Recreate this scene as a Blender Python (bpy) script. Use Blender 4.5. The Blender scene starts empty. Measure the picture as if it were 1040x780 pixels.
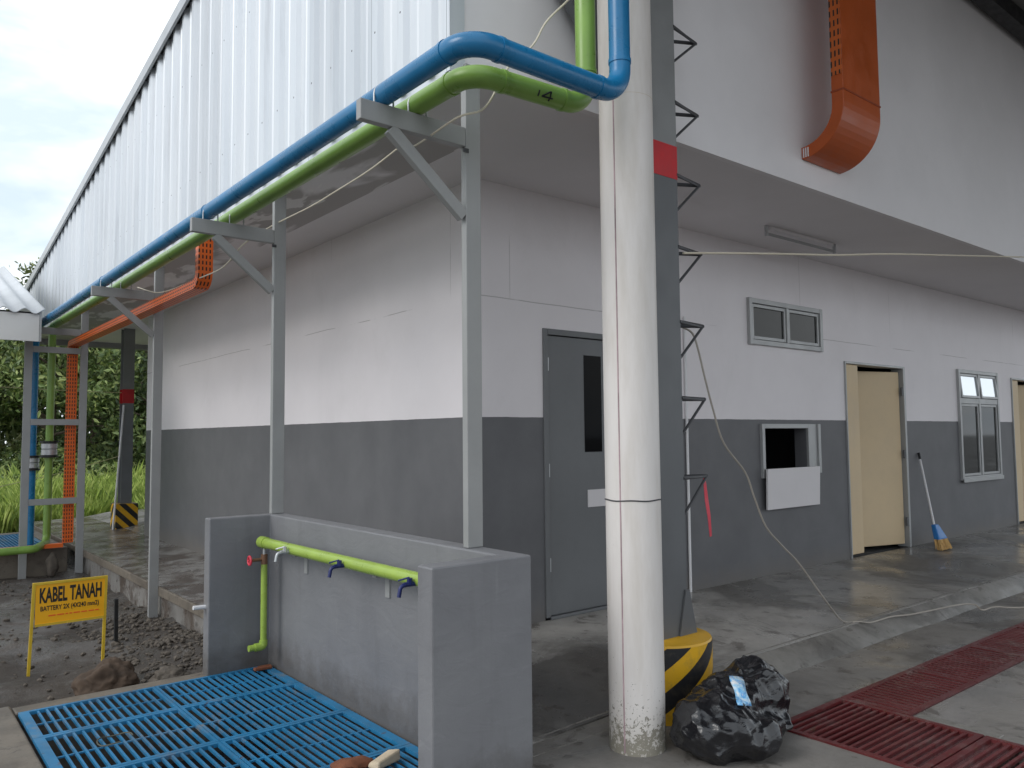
import bpy, bmesh, math, random
from mathutils import Vector, Matrix, noise
R = math.radians
random.seed(7)
scene = bpy.context.scene
COL = scene.collection

# ------------------------------------------------------------------ materials
def newmat(name):
    m = bpy.data.materials.new(name); m.use_nodes = True
    nt = m.node_tree
    return m, nt, nt.nodes, nt.links, nt.nodes['Principled BSDF']

def nz(n, l, scale, detail=5, rough=.6, vec=None, dist=0):
    t = n.new('ShaderNodeTexNoise'); t.inputs['Scale'].default_value = scale
    t.inputs['Detail'].default_value = detail; t.inputs['Roughness'].default_value = rough
    t.inputs['Distortion'].default_value = dist
    if vec is not None: l.new(vec, t.inputs['Vector'])
    return t.outputs['Fac']

def pos(n, l, scale=None):
    g = n.new('ShaderNodeNewGeometry').outputs['Position']
    if scale:
        mp = n.new('ShaderNodeMapping'); mp.inputs['Scale'].default_value = scale
        l.new(g, mp.inputs['Vector']); return mp.outputs['Vector']
    return g

def ramp(n, l, fac, stops, interp='LINEAR'):
    r = n.new('ShaderNodeValToRGB'); r.color_ramp.interpolation = interp
    e = r.color_ramp.elements
    while len(e) < len(stops): e.new(.5)
    for el, (p, c) in zip(e, stops):
        el.position = p
        el.color = (c, c, c, 1) if isinstance(c, (int, float)) else (*c, 1)
    l.new(fac, r.inputs['Fac']); return r.outputs['Color']

def math_(n, l, op, a, b=None, c=None, clamp=False):
    m = n.new('ShaderNodeMath'); m.operation = op; m.use_clamp = clamp
    for i, v in enumerate((a, b, c)):
        if v is None: continue
        if isinstance(v, (int, float)): m.inputs[i].default_value = v
        else: l.new(v, m.inputs[i])
    return m.outputs[0]

def mix(n, l, fac, a, b, mode='MIX'):
    m = n.new('ShaderNodeMix'); m.data_type = 'RGBA'; m.blend_type = mode
    for s, v in ((0, fac), (6, a), (7, b)):
        if isinstance(v, (int, float)): m.inputs[s].default_value = v if s == 0 else (v, v, v, 1)
        elif isinstance(v, tuple): m.inputs[s].default_value = (*v, 1)
        else: l.new(v, m.inputs[s])
    return m.outputs[2]

def bump(n, l, h, strength=.2, dist=.01):
    b = n.new('ShaderNodeBump'); b.inputs['Strength'].default_value = strength
    b.inputs['Distance'].default_value = dist
    l.new(h, b.inputs['Height']); return b.outputs['Normal']

def paint(name, c, rough=.5, var=.12, scale=3, dirt=0., bumps=.05, metal=0., fine=60, coat=0):
    m, nt, n, l, b = newmat(name)
    p = pos(n, l)
    f = nz(n, l, scale, 6, .65, p)
    lo = tuple(x*(1-var) for x in c); hi = tuple(min(1, x*(1+var)) for x in c)
    col = ramp(n, l, f, [(.3, lo), (.7, hi)])
    if dirt:
        f2 = nz(n, l, scale*4, 8, .75, p)
        k = ramp(n, l, f2, [(.55, 0.), (.75, dirt)])
        col = mix(n, l, k, col, (.09, .075, .06))
    l.new(col, b.inputs['Base Color'])
    f3 = nz(n, l, scale*2, 5, .6, p)
    l.new(ramp(n, l, f3, [(.3, max(.05, rough-.1)), (.7, min(1, rough+.1))]), b.inputs['Roughness'])
    b.inputs['Metallic'].default_value = metal
    if coat: b.inputs['Coat Weight'].default_value = coat
    if bumps: l.new(bump(n, l, nz(n, l, fine, 4, .6, p), bumps, .004), b.inputs['Normal'])
    return m

M = {}
M['white'] = paint('white_paint', (.72, .71, .69), .6, .05, 1.5, .0, .08, fine=40)
M['facade'] = paint('facade_paint', (.80, .775, .785), .65, .06, .8, .0, .08, fine=30)
M['grey'] = paint('grey_paint', (.15, .15, .158), .55, .08, 2, .0, .1, fine=50)
M['wash'] = paint('wash_wall_paint', (.188, .188, .198), .5, .09, 2.2, .25, .15, fine=45)
def washmat():
    m, nt, n, l, b = newmat('wash_wall_paint')
    p = pos(n, l); s = n.new('ShaderNodeSeparateXYZ'); l.new(p, s.inputs[0])
    f = nz(n, l, 1.6, 7, .62, p, .4)
    col = ramp(n, l, f, [(.28, (.165, .165, .175)), (.5, (.192, .192, .202)), (.72, (.212, .212, .22))])
    run = nz(n, l, 7, 6, .6, pos(n, l, (1, 1, .10)))
    col = mix(n, l, ramp(n, l, run, [(.56, 0.), (.70, .35)]), col, (.125, .122, .125))
    col = mix(n, l, ramp(n, l, nz(n, l, 4.5, 7, .72, p, .8), [(.60, 0.), (.70, .30)]), col, (.27, .27, .275))
    low = ramp(n, l, math_(n, l, 'ADD', s.outputs['Z'], math_(n, l, 'MULTIPLY', nz(n, l, 9, 6, .7, p), .34)), [(-.02 + .03, .75), (.22, 0.)])
    col = mix(n, l, low, col, (.085, .075, .066))
    chip = ramp(n, l, nz(n, l, 42, 4, .6, p), [(.70, 0.), (.73, .7)])
    col = mix(n, l, chip, col, (.30, .29, .28))
    l.new(col, b.inputs['Base Color'])
    l.new(ramp(n, l, nz(n, l, 3, 5, .6, p), [(.3, .38), (.7, .66)]), b.inputs['Roughness'])
    h = math_(n, l, 'ADD', nz(n, l, 5, 5, .55, pos(n, l, (1, 1, 2.2)), .8), math_(n, l, 'MULTIPLY', nz(n, l, 60, 4, .6, p), .12))
    l.new(bump(n, l, h, .28, .012), b.inputs['Normal'])
    return m
M['wash'] = washmat()
M['post'] = paint('post_grey_paint', (.31, .312, .308), .45, .08, 4, .12, .04)
M['darksteel'] = paint('dark_steel_paint', (.118, .124, .131), .42, .12, 4, .12, .04)
M['rungsteel'] = paint('rung_steel', (.05, .05, .055), .5, .2, 9)
M['blue'] = paint('blue_pipe_paint', (.010, .165, .36), .30, .18, 4, .22, .02)
M['green'] = paint('green_pipe_paint', (.215, .37, .07), .34, .18, 4, .22, .02)
M['lime'] = paint('lime_pipe_paint', (.32, .45, .075), .32, .14, 6, .15, .02)
M['orange'] = paint('orange_paint', (.47, .085, .010), .4, .10, 4, .08, .03)
M['orange_in'] = paint('orange_tray_soffit_paint', (.74, .13, .014), .42, .10, 6, .08, .03)
M['red'] = paint('red_paint', (.55, .018, .025), .5, .15, 6)
M['pink'] = paint('red_ribbon', (.65, .05, .08), .5, .1, 10)
M['black'] = paint('black_paint', (.012, .012, .013), .5, .2, 6)
M['yellow'] = paint('yellow_paint', (.72, .40, .02), .45, .10, 5, .15)
M['signyellow'] = paint('sign_yellow', (.86, .42, .008), .4, .05, 4, .06)
M['signframe'] = paint('sign_frame_yellow', (.62, .42, .03), .45, .1, 8, .2)
M['beige'] = paint('beige_door_paint', (.66, .51, .32), .55, .08, 1.5, .08)
M['alu'] = paint('aluminium_frame', (.40, .405, .405), .4, .06, 5, .05, .02, metal=.2)
M['door'] = paint('grey_door_paint', (.152, .157, .163), .48, .12, 2.0, .14, .03)
M['flap'] = paint('white_board', (.70, .67, .68), .55, .03, 3)
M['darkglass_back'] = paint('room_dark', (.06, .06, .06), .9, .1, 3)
M['tin'] = paint('galvanised', (.50, .51, .52), .4, .1, 6, .06, .02, metal=.5)
M['cord'] = paint('grey_cord', (.36, .325, .285), .6, .08, 3)
M['cable'] = paint('cream_cable', (.66, .60, .48), .6, .05, 3)
M['conduit'] = paint('white_conduit', (.75, .74, .75), .45, .04, 3)
M['navy'] = paint('navy_tap', (.012, .02, .12), .35, .1, 5)
M['brass'] = paint('rusty_brass', (.17, .085, .045), .5, .2, 20)
M['wood'] = paint('rusty_wood', (.19, .065, .03), .8, .25, 25, .2, .3)
M['card'] = paint('cream_card', (.55, .45, .32), .7, .12, 12, .1)
M['straw'] = paint('straw', (.62, .40, .16), .8, .2, 40, 0, .4)
M['broomblue'] = paint('broom_blue', (.02, .17, .48), .4, .1, 8)
M['soil'] = paint('brown_soil', (.075, .050, .034), .95, .35, 9, .2, .7, fine=25)
M['stone'] = paint('rubble_stone', (.10, .084, .068), .9, .4, 12, .2, .5, fine=25)
M['bark'] = paint('bark', (.11, .085, .06), .9, .3, 8, 0, .5)
M['wire'] = paint('dull_wire', (.09, .085, .06), .6, .2, 9)
M['rope'] = paint('yellow_rope', (.55, .52, .28), .7, .1, 8)
M['redline'] = paint('sign_red_print', (.80, .13, .012), .5, .05, 8)

# wet, stained concrete
def concrete(name, c, wet=.5, stain=.6, sc=1.0, dark=(.045, .040, .036), zoned=False):
    m, nt, n, l, b = newmat(name)
    p = pos(n, l)
    big = nz(n, l, .55*sc, 7, .62, p, .6)
    mid = nz(n, l, 2.3*sc, 8, .7, p, .4)
    fin = nz(n, l, 28*sc, 6, .7, p)
    col = ramp(n, l, mid, [(.28, tuple(x*.62 for x in c)), (.5, c), (.72, tuple(x*1.25 for x in c))])
    st = ramp(n, l, math_(n, l, 'ADD', math_(n, l, 'MULTIPLY', big, .65), math_(n, l, 'MULTIPLY', mid, .35)),
              [(.50, 0.), (.565, stain)])
    col = mix(n, l, st, col, dark)
    col = mix(n, l, math_(n, l, 'MULTIPLY', fin, .35), col, mix(n, l, .5, col, (.30, .28, .25)))
    if zoned:
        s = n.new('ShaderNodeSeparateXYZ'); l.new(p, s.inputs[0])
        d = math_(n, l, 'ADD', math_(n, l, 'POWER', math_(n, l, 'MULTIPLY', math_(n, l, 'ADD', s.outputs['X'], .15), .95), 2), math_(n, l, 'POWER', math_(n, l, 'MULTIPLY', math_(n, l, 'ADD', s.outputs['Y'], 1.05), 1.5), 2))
        pk = ramp(n, l, math_(n, l, 'ADD', d, math_(n, l, 'MULTIPLY', math_(n, l, 'SUBTRACT', mid, .5), 1.6)), [(.45, 1.), (.72, 0.)])  # ragged patch near the porch's front corner, darker and glossier
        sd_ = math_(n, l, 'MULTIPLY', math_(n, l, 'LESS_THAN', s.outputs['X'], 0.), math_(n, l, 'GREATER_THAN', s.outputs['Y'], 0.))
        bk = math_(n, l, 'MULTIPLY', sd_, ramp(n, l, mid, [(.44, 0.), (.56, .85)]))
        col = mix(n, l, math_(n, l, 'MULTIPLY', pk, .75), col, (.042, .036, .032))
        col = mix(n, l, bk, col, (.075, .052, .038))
        glossk = math_(n, l, 'MAXIMUM', math_(n, l, 'MULTIPLY', pk, .8), math_(n, l, 'MULTIPLY', sd_, .75))
    spk = ramp(n, l, nz(n, l, 9*sc, 3, .5, p), [(.66, 0.), (.72, .55)])
    col = mix(n, l, spk, col, (.05, .045, .04))
    dm = ramp(n, l, nz(n, l, 3.2*sc, 9, .68, p, .5), [(.60, 0.), (.635, .6)])
    grit = nz(n, l, 130*sc, 3, .7, p)
    col = mix(n, l, ramp(n, l, grit, [(.60, 0.), (.70, .45)]), col, (.07, .063, .056))
    col = mix(n, l, ramp(n, l, grit, [(.28, .35), (.38, 0.)]), col, (.36, .345, .32))
    col = mix(n, l, dm, col, (.055, .044, .036))
    l.new(col, b.inputs['Base Color'])
    w = ramp(n, l, nz(n, l, .9*sc, 6, .6, p, .8), [(.38, .66), (.60, max(.1, .66-.62*wet))])
    if zoned: w = mix(n, l, glossk, w, mix(n, l, mid, .08, .34))
    l.new(w, b.inputs['Roughness'])
    h = math_(n, l, 'ADD', math_(n, l, 'MULTIPLY', fin, .35), mid)
    l.new(bump(n, l, h, .35, .008), b.inputs['Normal'])
    return m
M['porch'] = concrete('porch_concrete', (.30, .288, .272), .8, .66, zoned=True)
M['drive'] = concrete('drive_concrete', (.205, .192, .178), .85, .75, 1.1)
M['kerb'] = concrete('kerb_concrete', (.155, .128, .098), .3, .6, 2.2, (.05, .038, .028))
M['mortar'] = concrete('mortar_skirt', (.20, .19, .175), .35, .6, 2.5)

# wall: white above, grey below, with hairline board joints
def wallmat():
    m, nt, n, l, b = newmat('two_tone_wall')
    p = pos(n, l)
    s = n.new('ShaderNodeSeparateXYZ'); l.new(p, s.inputs[0])
    z = s.outputs['Z']
    wob = math_(n, l, 'MULTIPLY', math_(n, l, 'SUBTRACT', nz(n, l, 6, 3, .5, p), .5), .008)
    up = math_(n, l, 'GREATER_THAN', math_(n, l, 'ADD', z, wob), 1.497)
    f = nz(n, l, 1.2, 6, .6, p)
    white = ramp(n, l, f, [(.3, (.76, .72, .735)), (.7, (.82, .78, .795))])
    g = nz(n, l, 2.5, 6, .6, p)
    grey = ramp(n, l, g, [(.3, (.112, .112, .119)), (.7, (.142, .142, .149))])
    scf = ramp(n, l, nz(n, l, 2.2, 8, .75, pos(n, l, (.5, .5, 2.5)), 1.2), [(.60, 0.), (.74, .25)])
    grey = mix(n, l, scf, grey, (.20, .195, .195))
    white = mix(n, l, ramp(n, l, nz(n, l, 1.7, 8, .72, pos(n, l, (1, 1, .5)), .6), [(.54, 0.), (.76, .22)]), white, (.58, .55, .545))
    # splashes low on the wall
    low = ramp(n, l, math_(n, l, 'ADD', z, math_(n, l, 'MULTIPLY', nz(n, l, 7, 6, .7, p), .3)), [(.12, .55), (.34, 0.)])
    grey = mix(n, l, low, grey, (.16, .14, .12))
    # hairline joints: one level line, a vertical every 2.4 m above it, both broken up by noise
    def line(v, at, w): return math_(n, l, 'LESS_THAN', math_(n, l, 'ABSOLUTE', math_(n, l, 'SUBTRACT', v, at)), w)
    wv = math_(n, l, 'MULTIPLY', math_(n, l, 'SUBTRACT', nz(n, l, 1.1, 3, .5, p), .5), .03)
    hl = line(math_(n, l, 'ADD', z, wv), 2.36, .0034)
    hl = math_(n, l, 'MULTIPLY', hl, ramp(n, l, nz(n, l, .9, 4, .6, p), [(.44, 0.), (.50, 1.)]))
    xy = math_(n, l, 'ADD', s.outputs['X'], s.outputs['Y'])
    md = math_(n, l, 'ABSOLUTE', math_(n, l, 'SUBTRACT', math_(n, l, 'MODULO', math_(n, l, 'ADD', xy, 12.3), 1.94), .97))
    vl = math_(n, l, 'LESS_THAN', md, .004)
    vl = math_(n, l, 'MULTIPLY', vl, math_(n, l, 'GREATER_THAN', z, 2.36))
    vl = math_(n, l, 'MULTIPLY', vl, ramp(n, l, nz(n, l, 1.3, 3, .5, p), [(.50, 0.), (.58, .6)]))
    white = mix(n, l, math_(n, l, 'MAXIMUM', hl, vl), white, (.47, .44, .44))
    col = mix(n, l, up, grey, white)
    l.new(col, b.inputs['Base Color'])
    b.inputs['Roughness'].default_value = .55
    l.new(bump(n, l, nz(n, l, 35, 4, .6, p), .08, .004), b.inputs['Normal'])
    return m
M['wall'] = wallmat()

def soffitmat():
    m, nt, n, l, b = newmat('soffit_board')
    p = pos(n, l)
    s = n.new('ShaderNodeSeparateXYZ'); l.new(p, s.inputs[0])
    base = ramp(n, l, nz(n, l, .8, 5, .6, p), [(.3, (.72, .69, .70)), (.7, (.78, .75, .76))])
    # bare board and filler patches along the outer strip of the left eave
    strip = math_(n, l, 'MULTIPLY', math_(n, l, 'LESS_THAN', s.outputs['X'], -.42), math_(n, l, 'GREATER_THAN', s.outputs['Y'], -.55))
    bare = ramp(n, l, nz(n, l, 1.0, 4, .5, pos(n, l, (2.4, .8, 1)), .4), [(.40, 0.), (.46, 1.)])
    c2 = mix(n, l, math_(n, l, 'MULTIPLY', bare, strip), base, (.42, .395, .385))
    fill = ramp(n, l, nz(n, l, 1.7, 3, .5, pos(n, l, (3.2, 1.2, 1)), .3), [(.60, 0.), (.63, .75)])
    c3 = mix(n, l, math_(n, l, 'MULTIPLY', fill, strip), c2, (.80, .78, .77))
    l.new(c3, b.inputs['Base Color']); b.inputs['Roughness'].default_value = .7
    return m
M['soffit'] = soffitmat()

def claddingmat():
    m, nt, n, l, b = newmat('zinc_cladding')
    p = pos(n, l, (1, 1, .12))
    f = nz(n, l, 3, 6, .6, p)
    col = ramp(n, l, f, [(.3, (.66, .70, .745)), (.7, (.79, .815, .845))])
    q = pos(n, l); s = n.new('ShaderNodeSeparateXYZ'); l.new(q, s.inputs[0])
    yy = math_(n, l, 'ADD', s.outputs['Y'], 1.358)
    wn = n.new('ShaderNodeTexWhiteNoise'); wn.noise_dimensions = '1D'
    l.new(math_(n, l, 'FLOOR', math_(n, l, 'DIVIDE', yy, .825)), wn.inputs['W'])
    col = mix(n, l, 1, col, ramp(n, l, wn.outputs['Value'], [(0., .86), (1., 1.)]), 'MULTIPLY')
    lap = math_(n, l, 'LESS_THAN', math_(n, l, 'ABSOLUTE', math_(n, l, 'SUBTRACT', math_(n, l, 'MODULO', yy, .825), .012)), .0035)
    col = mix(n, l, math_(n, l, 'MULTIPLY', lap, .6), col, (.22, .23, .25))
    fy = math_(n, l, 'SUBTRACT', math_(n, l, 'MODULO', yy, .275), .20)
    fz = math_(n, l, 'SUBTRACT', math_(n, l, 'MODULO', math_(n, l, 'SUBTRACT', s.outputs['Z'], 3.2), .95), .45)
    d = math_(n, l, 'SQRT', math_(n, l, 'ADD', math_(n, l, 'MULTIPLY', fy, fy), math_(n, l, 'MULTIPLY', fz, fz)))
    col = mix(n, l, math_(n, l, 'LESS_THAN', d, .0065), col, (.10, .10, .11))
    st = ramp(n, l, nz(n, l, 9, 6, .65, pos(n, l, (1, 1, .06))), [(.55, 0.), (.72, .4)])
    col = mix(n, l, st, col, (.44, .45, .47))
    l.new(col, b.inputs['Base Color'])
    b.inputs['Metallic'].default_value = .35
    l.new(ramp(n, l, nz(n, l, 6, 6, .6, p), [(.3, .38), (.7, .52)]), b.inputs['Roughness'])
    l.new(bump(n, l, nz(n, l, 2.2, 3, .5, p), .12, .02), b.inputs['Normal'])
    return m
M['cladding'] = claddingmat()

def pillarmat():
    m, nt, n, l, b = newmat('white_pillar_plastic')
    p = pos(n, l)
    s = n.new('ShaderNodeSeparateXYZ'); l.new(p, s.inputs[0])
    streak = nz(n, l, 5, 6, .65, pos(n, l, (1, 1, .18)))
    col = ramp(n, l, streak, [(.32, (.62, .575, .53)), (.5, (.71, .67, .64)), (.7, (.75, .715, .69))])
    # splashed, chipped base
    hgt = ramp(n, l, math_(n, l, 'ADD', s.outputs['Z'], .15), [(.0, .30), (.18, .15), (.52, 0.)])
    sp = nz(n, l, 34, 7, .75, p)
    k = math_(n, l, 'GREATER_THAN', math_(n, l, 'ADD', sp, hgt), .735)
    k2 = math_(n, l, 'GREATER_THAN', math_(n, l, 'ADD', nz(n, l, 70, 3, .6, p), math_(n, l, 'MULTIPLY', hgt, .9)), .775)
    kk = math_(n, l, 'MAXIMUM', k, k2)
    col = mix(n, l, math_(n, l, 'MULTIPLY', kk, .85), col, (.15, .135, .10))
    col = mix(n, l, ramp(n, l, math_(n, l, 'ADD', s.outputs['Z'], .15), [(0., .35), (.22, 0.)]), col, (.40, .37, .29))
    l.new(col, b.inputs['Base Color']); b.inputs['Roughness'].default_value = .42
    l.new(bump(n, l, sp, .1, .004), b.inputs['Normal'])
    return m
M['pillar'] = pillarmat()

def stripemat(name, axis, cyl=None, width=.155):
    m, nt, n, l, b = newmat(name)
    p = pos(n, l)
    s = n.new('ShaderNodeSeparateXYZ'); l.new(p, s.inputs[0])
    if cyl:
        dx = math_(n, l, 'SUBTRACT', s.outputs['X'], cyl[0]); dy = math_(n, l, 'SUBTRACT', s.outputs['Y'], cyl[1])
        a = math_(n, l, 'MULTIPLY', math_(n, l, 'ARCTAN2', dy, dx), cyl[2]*.75)
    else:
        a = math_(n, l, 'ADD', s.outputs['X'], s.outputs['Y'])
    t = math_(n, l, 'ADD', math_(n, l, 'MULTIPLY', a, axis), s.outputs['Z'])
    k = math_(n, l, 'GREATER_THAN', math_(n, l, 'FRACT', math_(n, l, 'DIVIDE', math_(n, l, 'ADD', t, 7.03), width*2)), .5)
    dirt = ramp(n, l, nz(n, l, 10, 7, .7, p), [(.5, 0.), (.75, .5)])
    col = mix(n, l, k, (.76, .42, .014), (.016, .016, .018))
    col = mix(n, l, dirt, col, (.14, .11, .07))
    l.new(col, b.inputs['Base Color']); b.inputs['Roughness'].default_value = .45
    return m

def slotmat(name, c, du, dv, fu, fv):
    m, nt, n, l, b = newmat(name)
    uv = n.new('ShaderNodeUVMap').outputs['UV']
    s = n.new('ShaderNodeSeparateXYZ'); l.new(uv, s.inputs[0])
    def inside(v, d, f): return math_(n, l, 'LESS_THAN', math_(n, l, 'FRACT', math_(n, l, 'DIVIDE', v, d)), f)
    k = math_(n, l, 'MULTIPLY', inside(s.outputs['X'], du, fu), inside(s.outputs['Y'], dv, fv))
    f = nz(n, l, 5, 5, .6, pos(n, l))
    col = mix(n, l, k, ramp(n, l, f, [(.3, tuple(x*.88 for x in c)), (.7, c)]), (.02, .012, .008))
    l.new(col, b.inputs['Base Color']); b.inputs['Roughness'].default_value = .42
    return m
M['slot'] = slotmat('orange_slotted', (.80, .14, .014), .05, .030, .62, .40)
M['slotbig'] = slotmat('orange_slotted_big', (.62, .13, .016), .075, .030, .60, .40)

def gratemat(name, c, dirt_c, amount, streak=None):
    m, nt, n, l, b = newmat(name)
    p = pos(n, l)
    col = ramp(n, l, nz(n, l, 4, 6, .6, p), [(.3, tuple(x*.75 for x in c)), (.7, tuple(x*1.15 for x in c))])
    rust = ramp(n, l, nz(n, l, 16, 6, .7, p, .5), [(.60, 0.), (.68, .8)])
    col = mix(n, l, rust, col, (.10, .048, .024))
    k = ramp(n, l, nz(n, l, 7, 8, .72, p), [(.50, 0.), (.68, amount)])
    k2 = ramp(n, l, nz(n, l, 1.3, 5, .6, p), [(.40, 0.), (.62, 1.)])
    col = mix(n, l, math_(n, l, 'MULTIPLY', k, k2), col, dirt_c)
    l.new(col, b.inputs['Base Color'])
    l.new(ramp(n, l, nz(n, l, 9, 4, .6, p), [(.3, .3), (.7, .55)]), b.inputs['Roughness'])
    return m
M['grate'] = gratemat('blue_grating_paint', (.022, .185, .37), (.22, .21, .185), .95)
M['redgrate'] = gratemat('red_grating_paint', (.12, .018, .020), (.19, .145, .135), .95)

def glassmat(name, tint, spec=.5):
    m, nt, n, l, b = newmat(name)
    b.inputs['Base Color'].default_value = (*tint, 1)
    b.inputs['Roughness'].default_value = .05
    b.inputs['IOR'].default_value = 1.5
    b.inputs['Specular IOR Level'].default_value = spec
    l.new(bump(n, l, nz(n, l, 1.5, 2, .5, pos(n, l)), .03, .01), b.inputs['Normal'])
    return m
M['glass'] = glassmat('window_glass', (.016, .018, .017), .26)
M['mirrorglass'] = glassmat('sky_glass', (.02, .022, .024), 1.0)
M['mirrorglass'].node_tree.nodes['Principled BSDF'].inputs['Metallic'].default_value = .85
M['mirrorglass'].node_tree.nodes['Principled BSDF'].inputs['Base Color'].default_value = (.75, .8, .84, 1)
M['mirrorglass'].node_tree.nodes['Principled BSDF'].inputs['Specular IOR Level'].default_value = .5

def bagmat():
    m, nt, n, l, b = newmat('black_plastic')
    p = pos(n, l)
    b.inputs['Base Color'].default_value = (.010, .010, .012, 1)
    b.inputs['Roughness'].default_value = .23
    b.inputs['Specular IOR Level'].default_value = .7
    h = math_(n, l, 'ADD', nz(n, l, 9, 3, .45, pos(n, l, (1, 1.4, 2.4)), 1.8), math_(n, l, 'MULTIPLY', nz(n, l, 18, 2, .5, p, 1.0), .25))
    l.new(bump(n, l, h, .16, .03), b.inputs['Normal'])
    return m
M['bag'] = bagmat()

def sachetmat():
    m, nt, n, l, b = newmat('printed_sachet')
    p = pos(n, l)
    f = nz(n, l, 22, 4, .6, p, 1)
    l.new(ramp(n, l, f, [(.36, (.75, .78, .80)), (.47, (.30, .58, .80)), (.55, (.06, .30, .68)), (.64, (.7, .72, .75)), (.70, (.6, .3, .25))]), b.inputs['Base Color'])
    b.inputs['Roughness'].default_value = .3
    return m
M['sachet'] = sachetmat()

def groundmat():
    m, nt, n, l, b = newmat('dirt_ground')
    p = pos(n, l)
    big = nz(n, l, .8, 7, .65, p, .5); mid = nz(n, l, 5, 8, .75, p, .3); fin = nz(n, l, 40, 5, .7, p)
    col = ramp(n, l, big, [(.30, (.030, .024, .019)), (.46, (.062, .051, .042)), (.56, (.105, .097, .090)), (.70, (.072, .050, .034))])
    col = mix(n, l, ramp(n, l, mid, [(.55, 0.), (.72, .6)]), col, (.19, .18, .165))
    col = mix(n, l, ramp(n, l, mid, [(.30, .7), (.42, 0.)]), col, (.022, .019, .017))
    # grass tint far behind
    s = n.new('ShaderNodeSeparateXYZ'); l.new(p, s.inputs[0])
    far = ramp(n, l, math_(n, l, 'MULTIPLY', math_(n, l, 'SUBTRACT', s.outputs['Y'], 11.5), .3, clamp=True), [(0., 0.), (1., 1.)])
    col = mix(n, l, far, col, mix(n, l, mid, (.05, .09, .018), (.10, .15, .03)))
    l.new(col, b.inputs['Base Color'])
    l.new(ramp(n, l, nz(n, l, 1.5, 5, .6, p), [(.40, .9), (.58, .22)]), b.inputs['Roughness'])
    l.new(bump(n, l, math_(n, l, 'ADD', mid, math_(n, l, 'MULTIPLY', fin, .4)), .6, .03), b.inputs['Normal'])
    return m
M['ground'] = groundmat()

def leafmat(name, stops, rough=.5):
    m, nt, n, l, b = newmat(name)
    g = n.new('ShaderNodeNewGeometry')
    r = math_(n, l, 'ADD', math_(n, l, 'MULTIPLY', g.outputs['Random Per Island'], .6), math_(n, l, 'MULTIPLY', nz(n, l, .7, 4, .6, g.outputs['Position']), .5))
    l.new(ramp(n, l, r, stops), b.inputs['Base Color'])
    b.inputs['Roughness'].default_value = rough
    b.inputs['Subsurface Weight'].default_value = 0
    return m
M['leafA'] = leafmat('dark_leaf', [(.2, (.045, .075, .03)), (.55, (.12, .18, .058)), (.9, (.31, .37, .13))])
M['leafB'] = leafmat('mid_leaf', [(.2, (.052, .088, .03)), (.55, (.155, .225, .063)), (.9, (.39, .44, .15))])
M['leafC'] = leafmat('pale_leaf', [(.2, (.06, .09, .034)), (.55, (.17, .21, .07)), (.9, (.36, .38, .15))])
M['grass'] = leafmat('grass_blades', [(.2, (.15, .23, .05)), (.55, (.38, .50, .10)), (.9, (.62, .68, .22))], .6)

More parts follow.
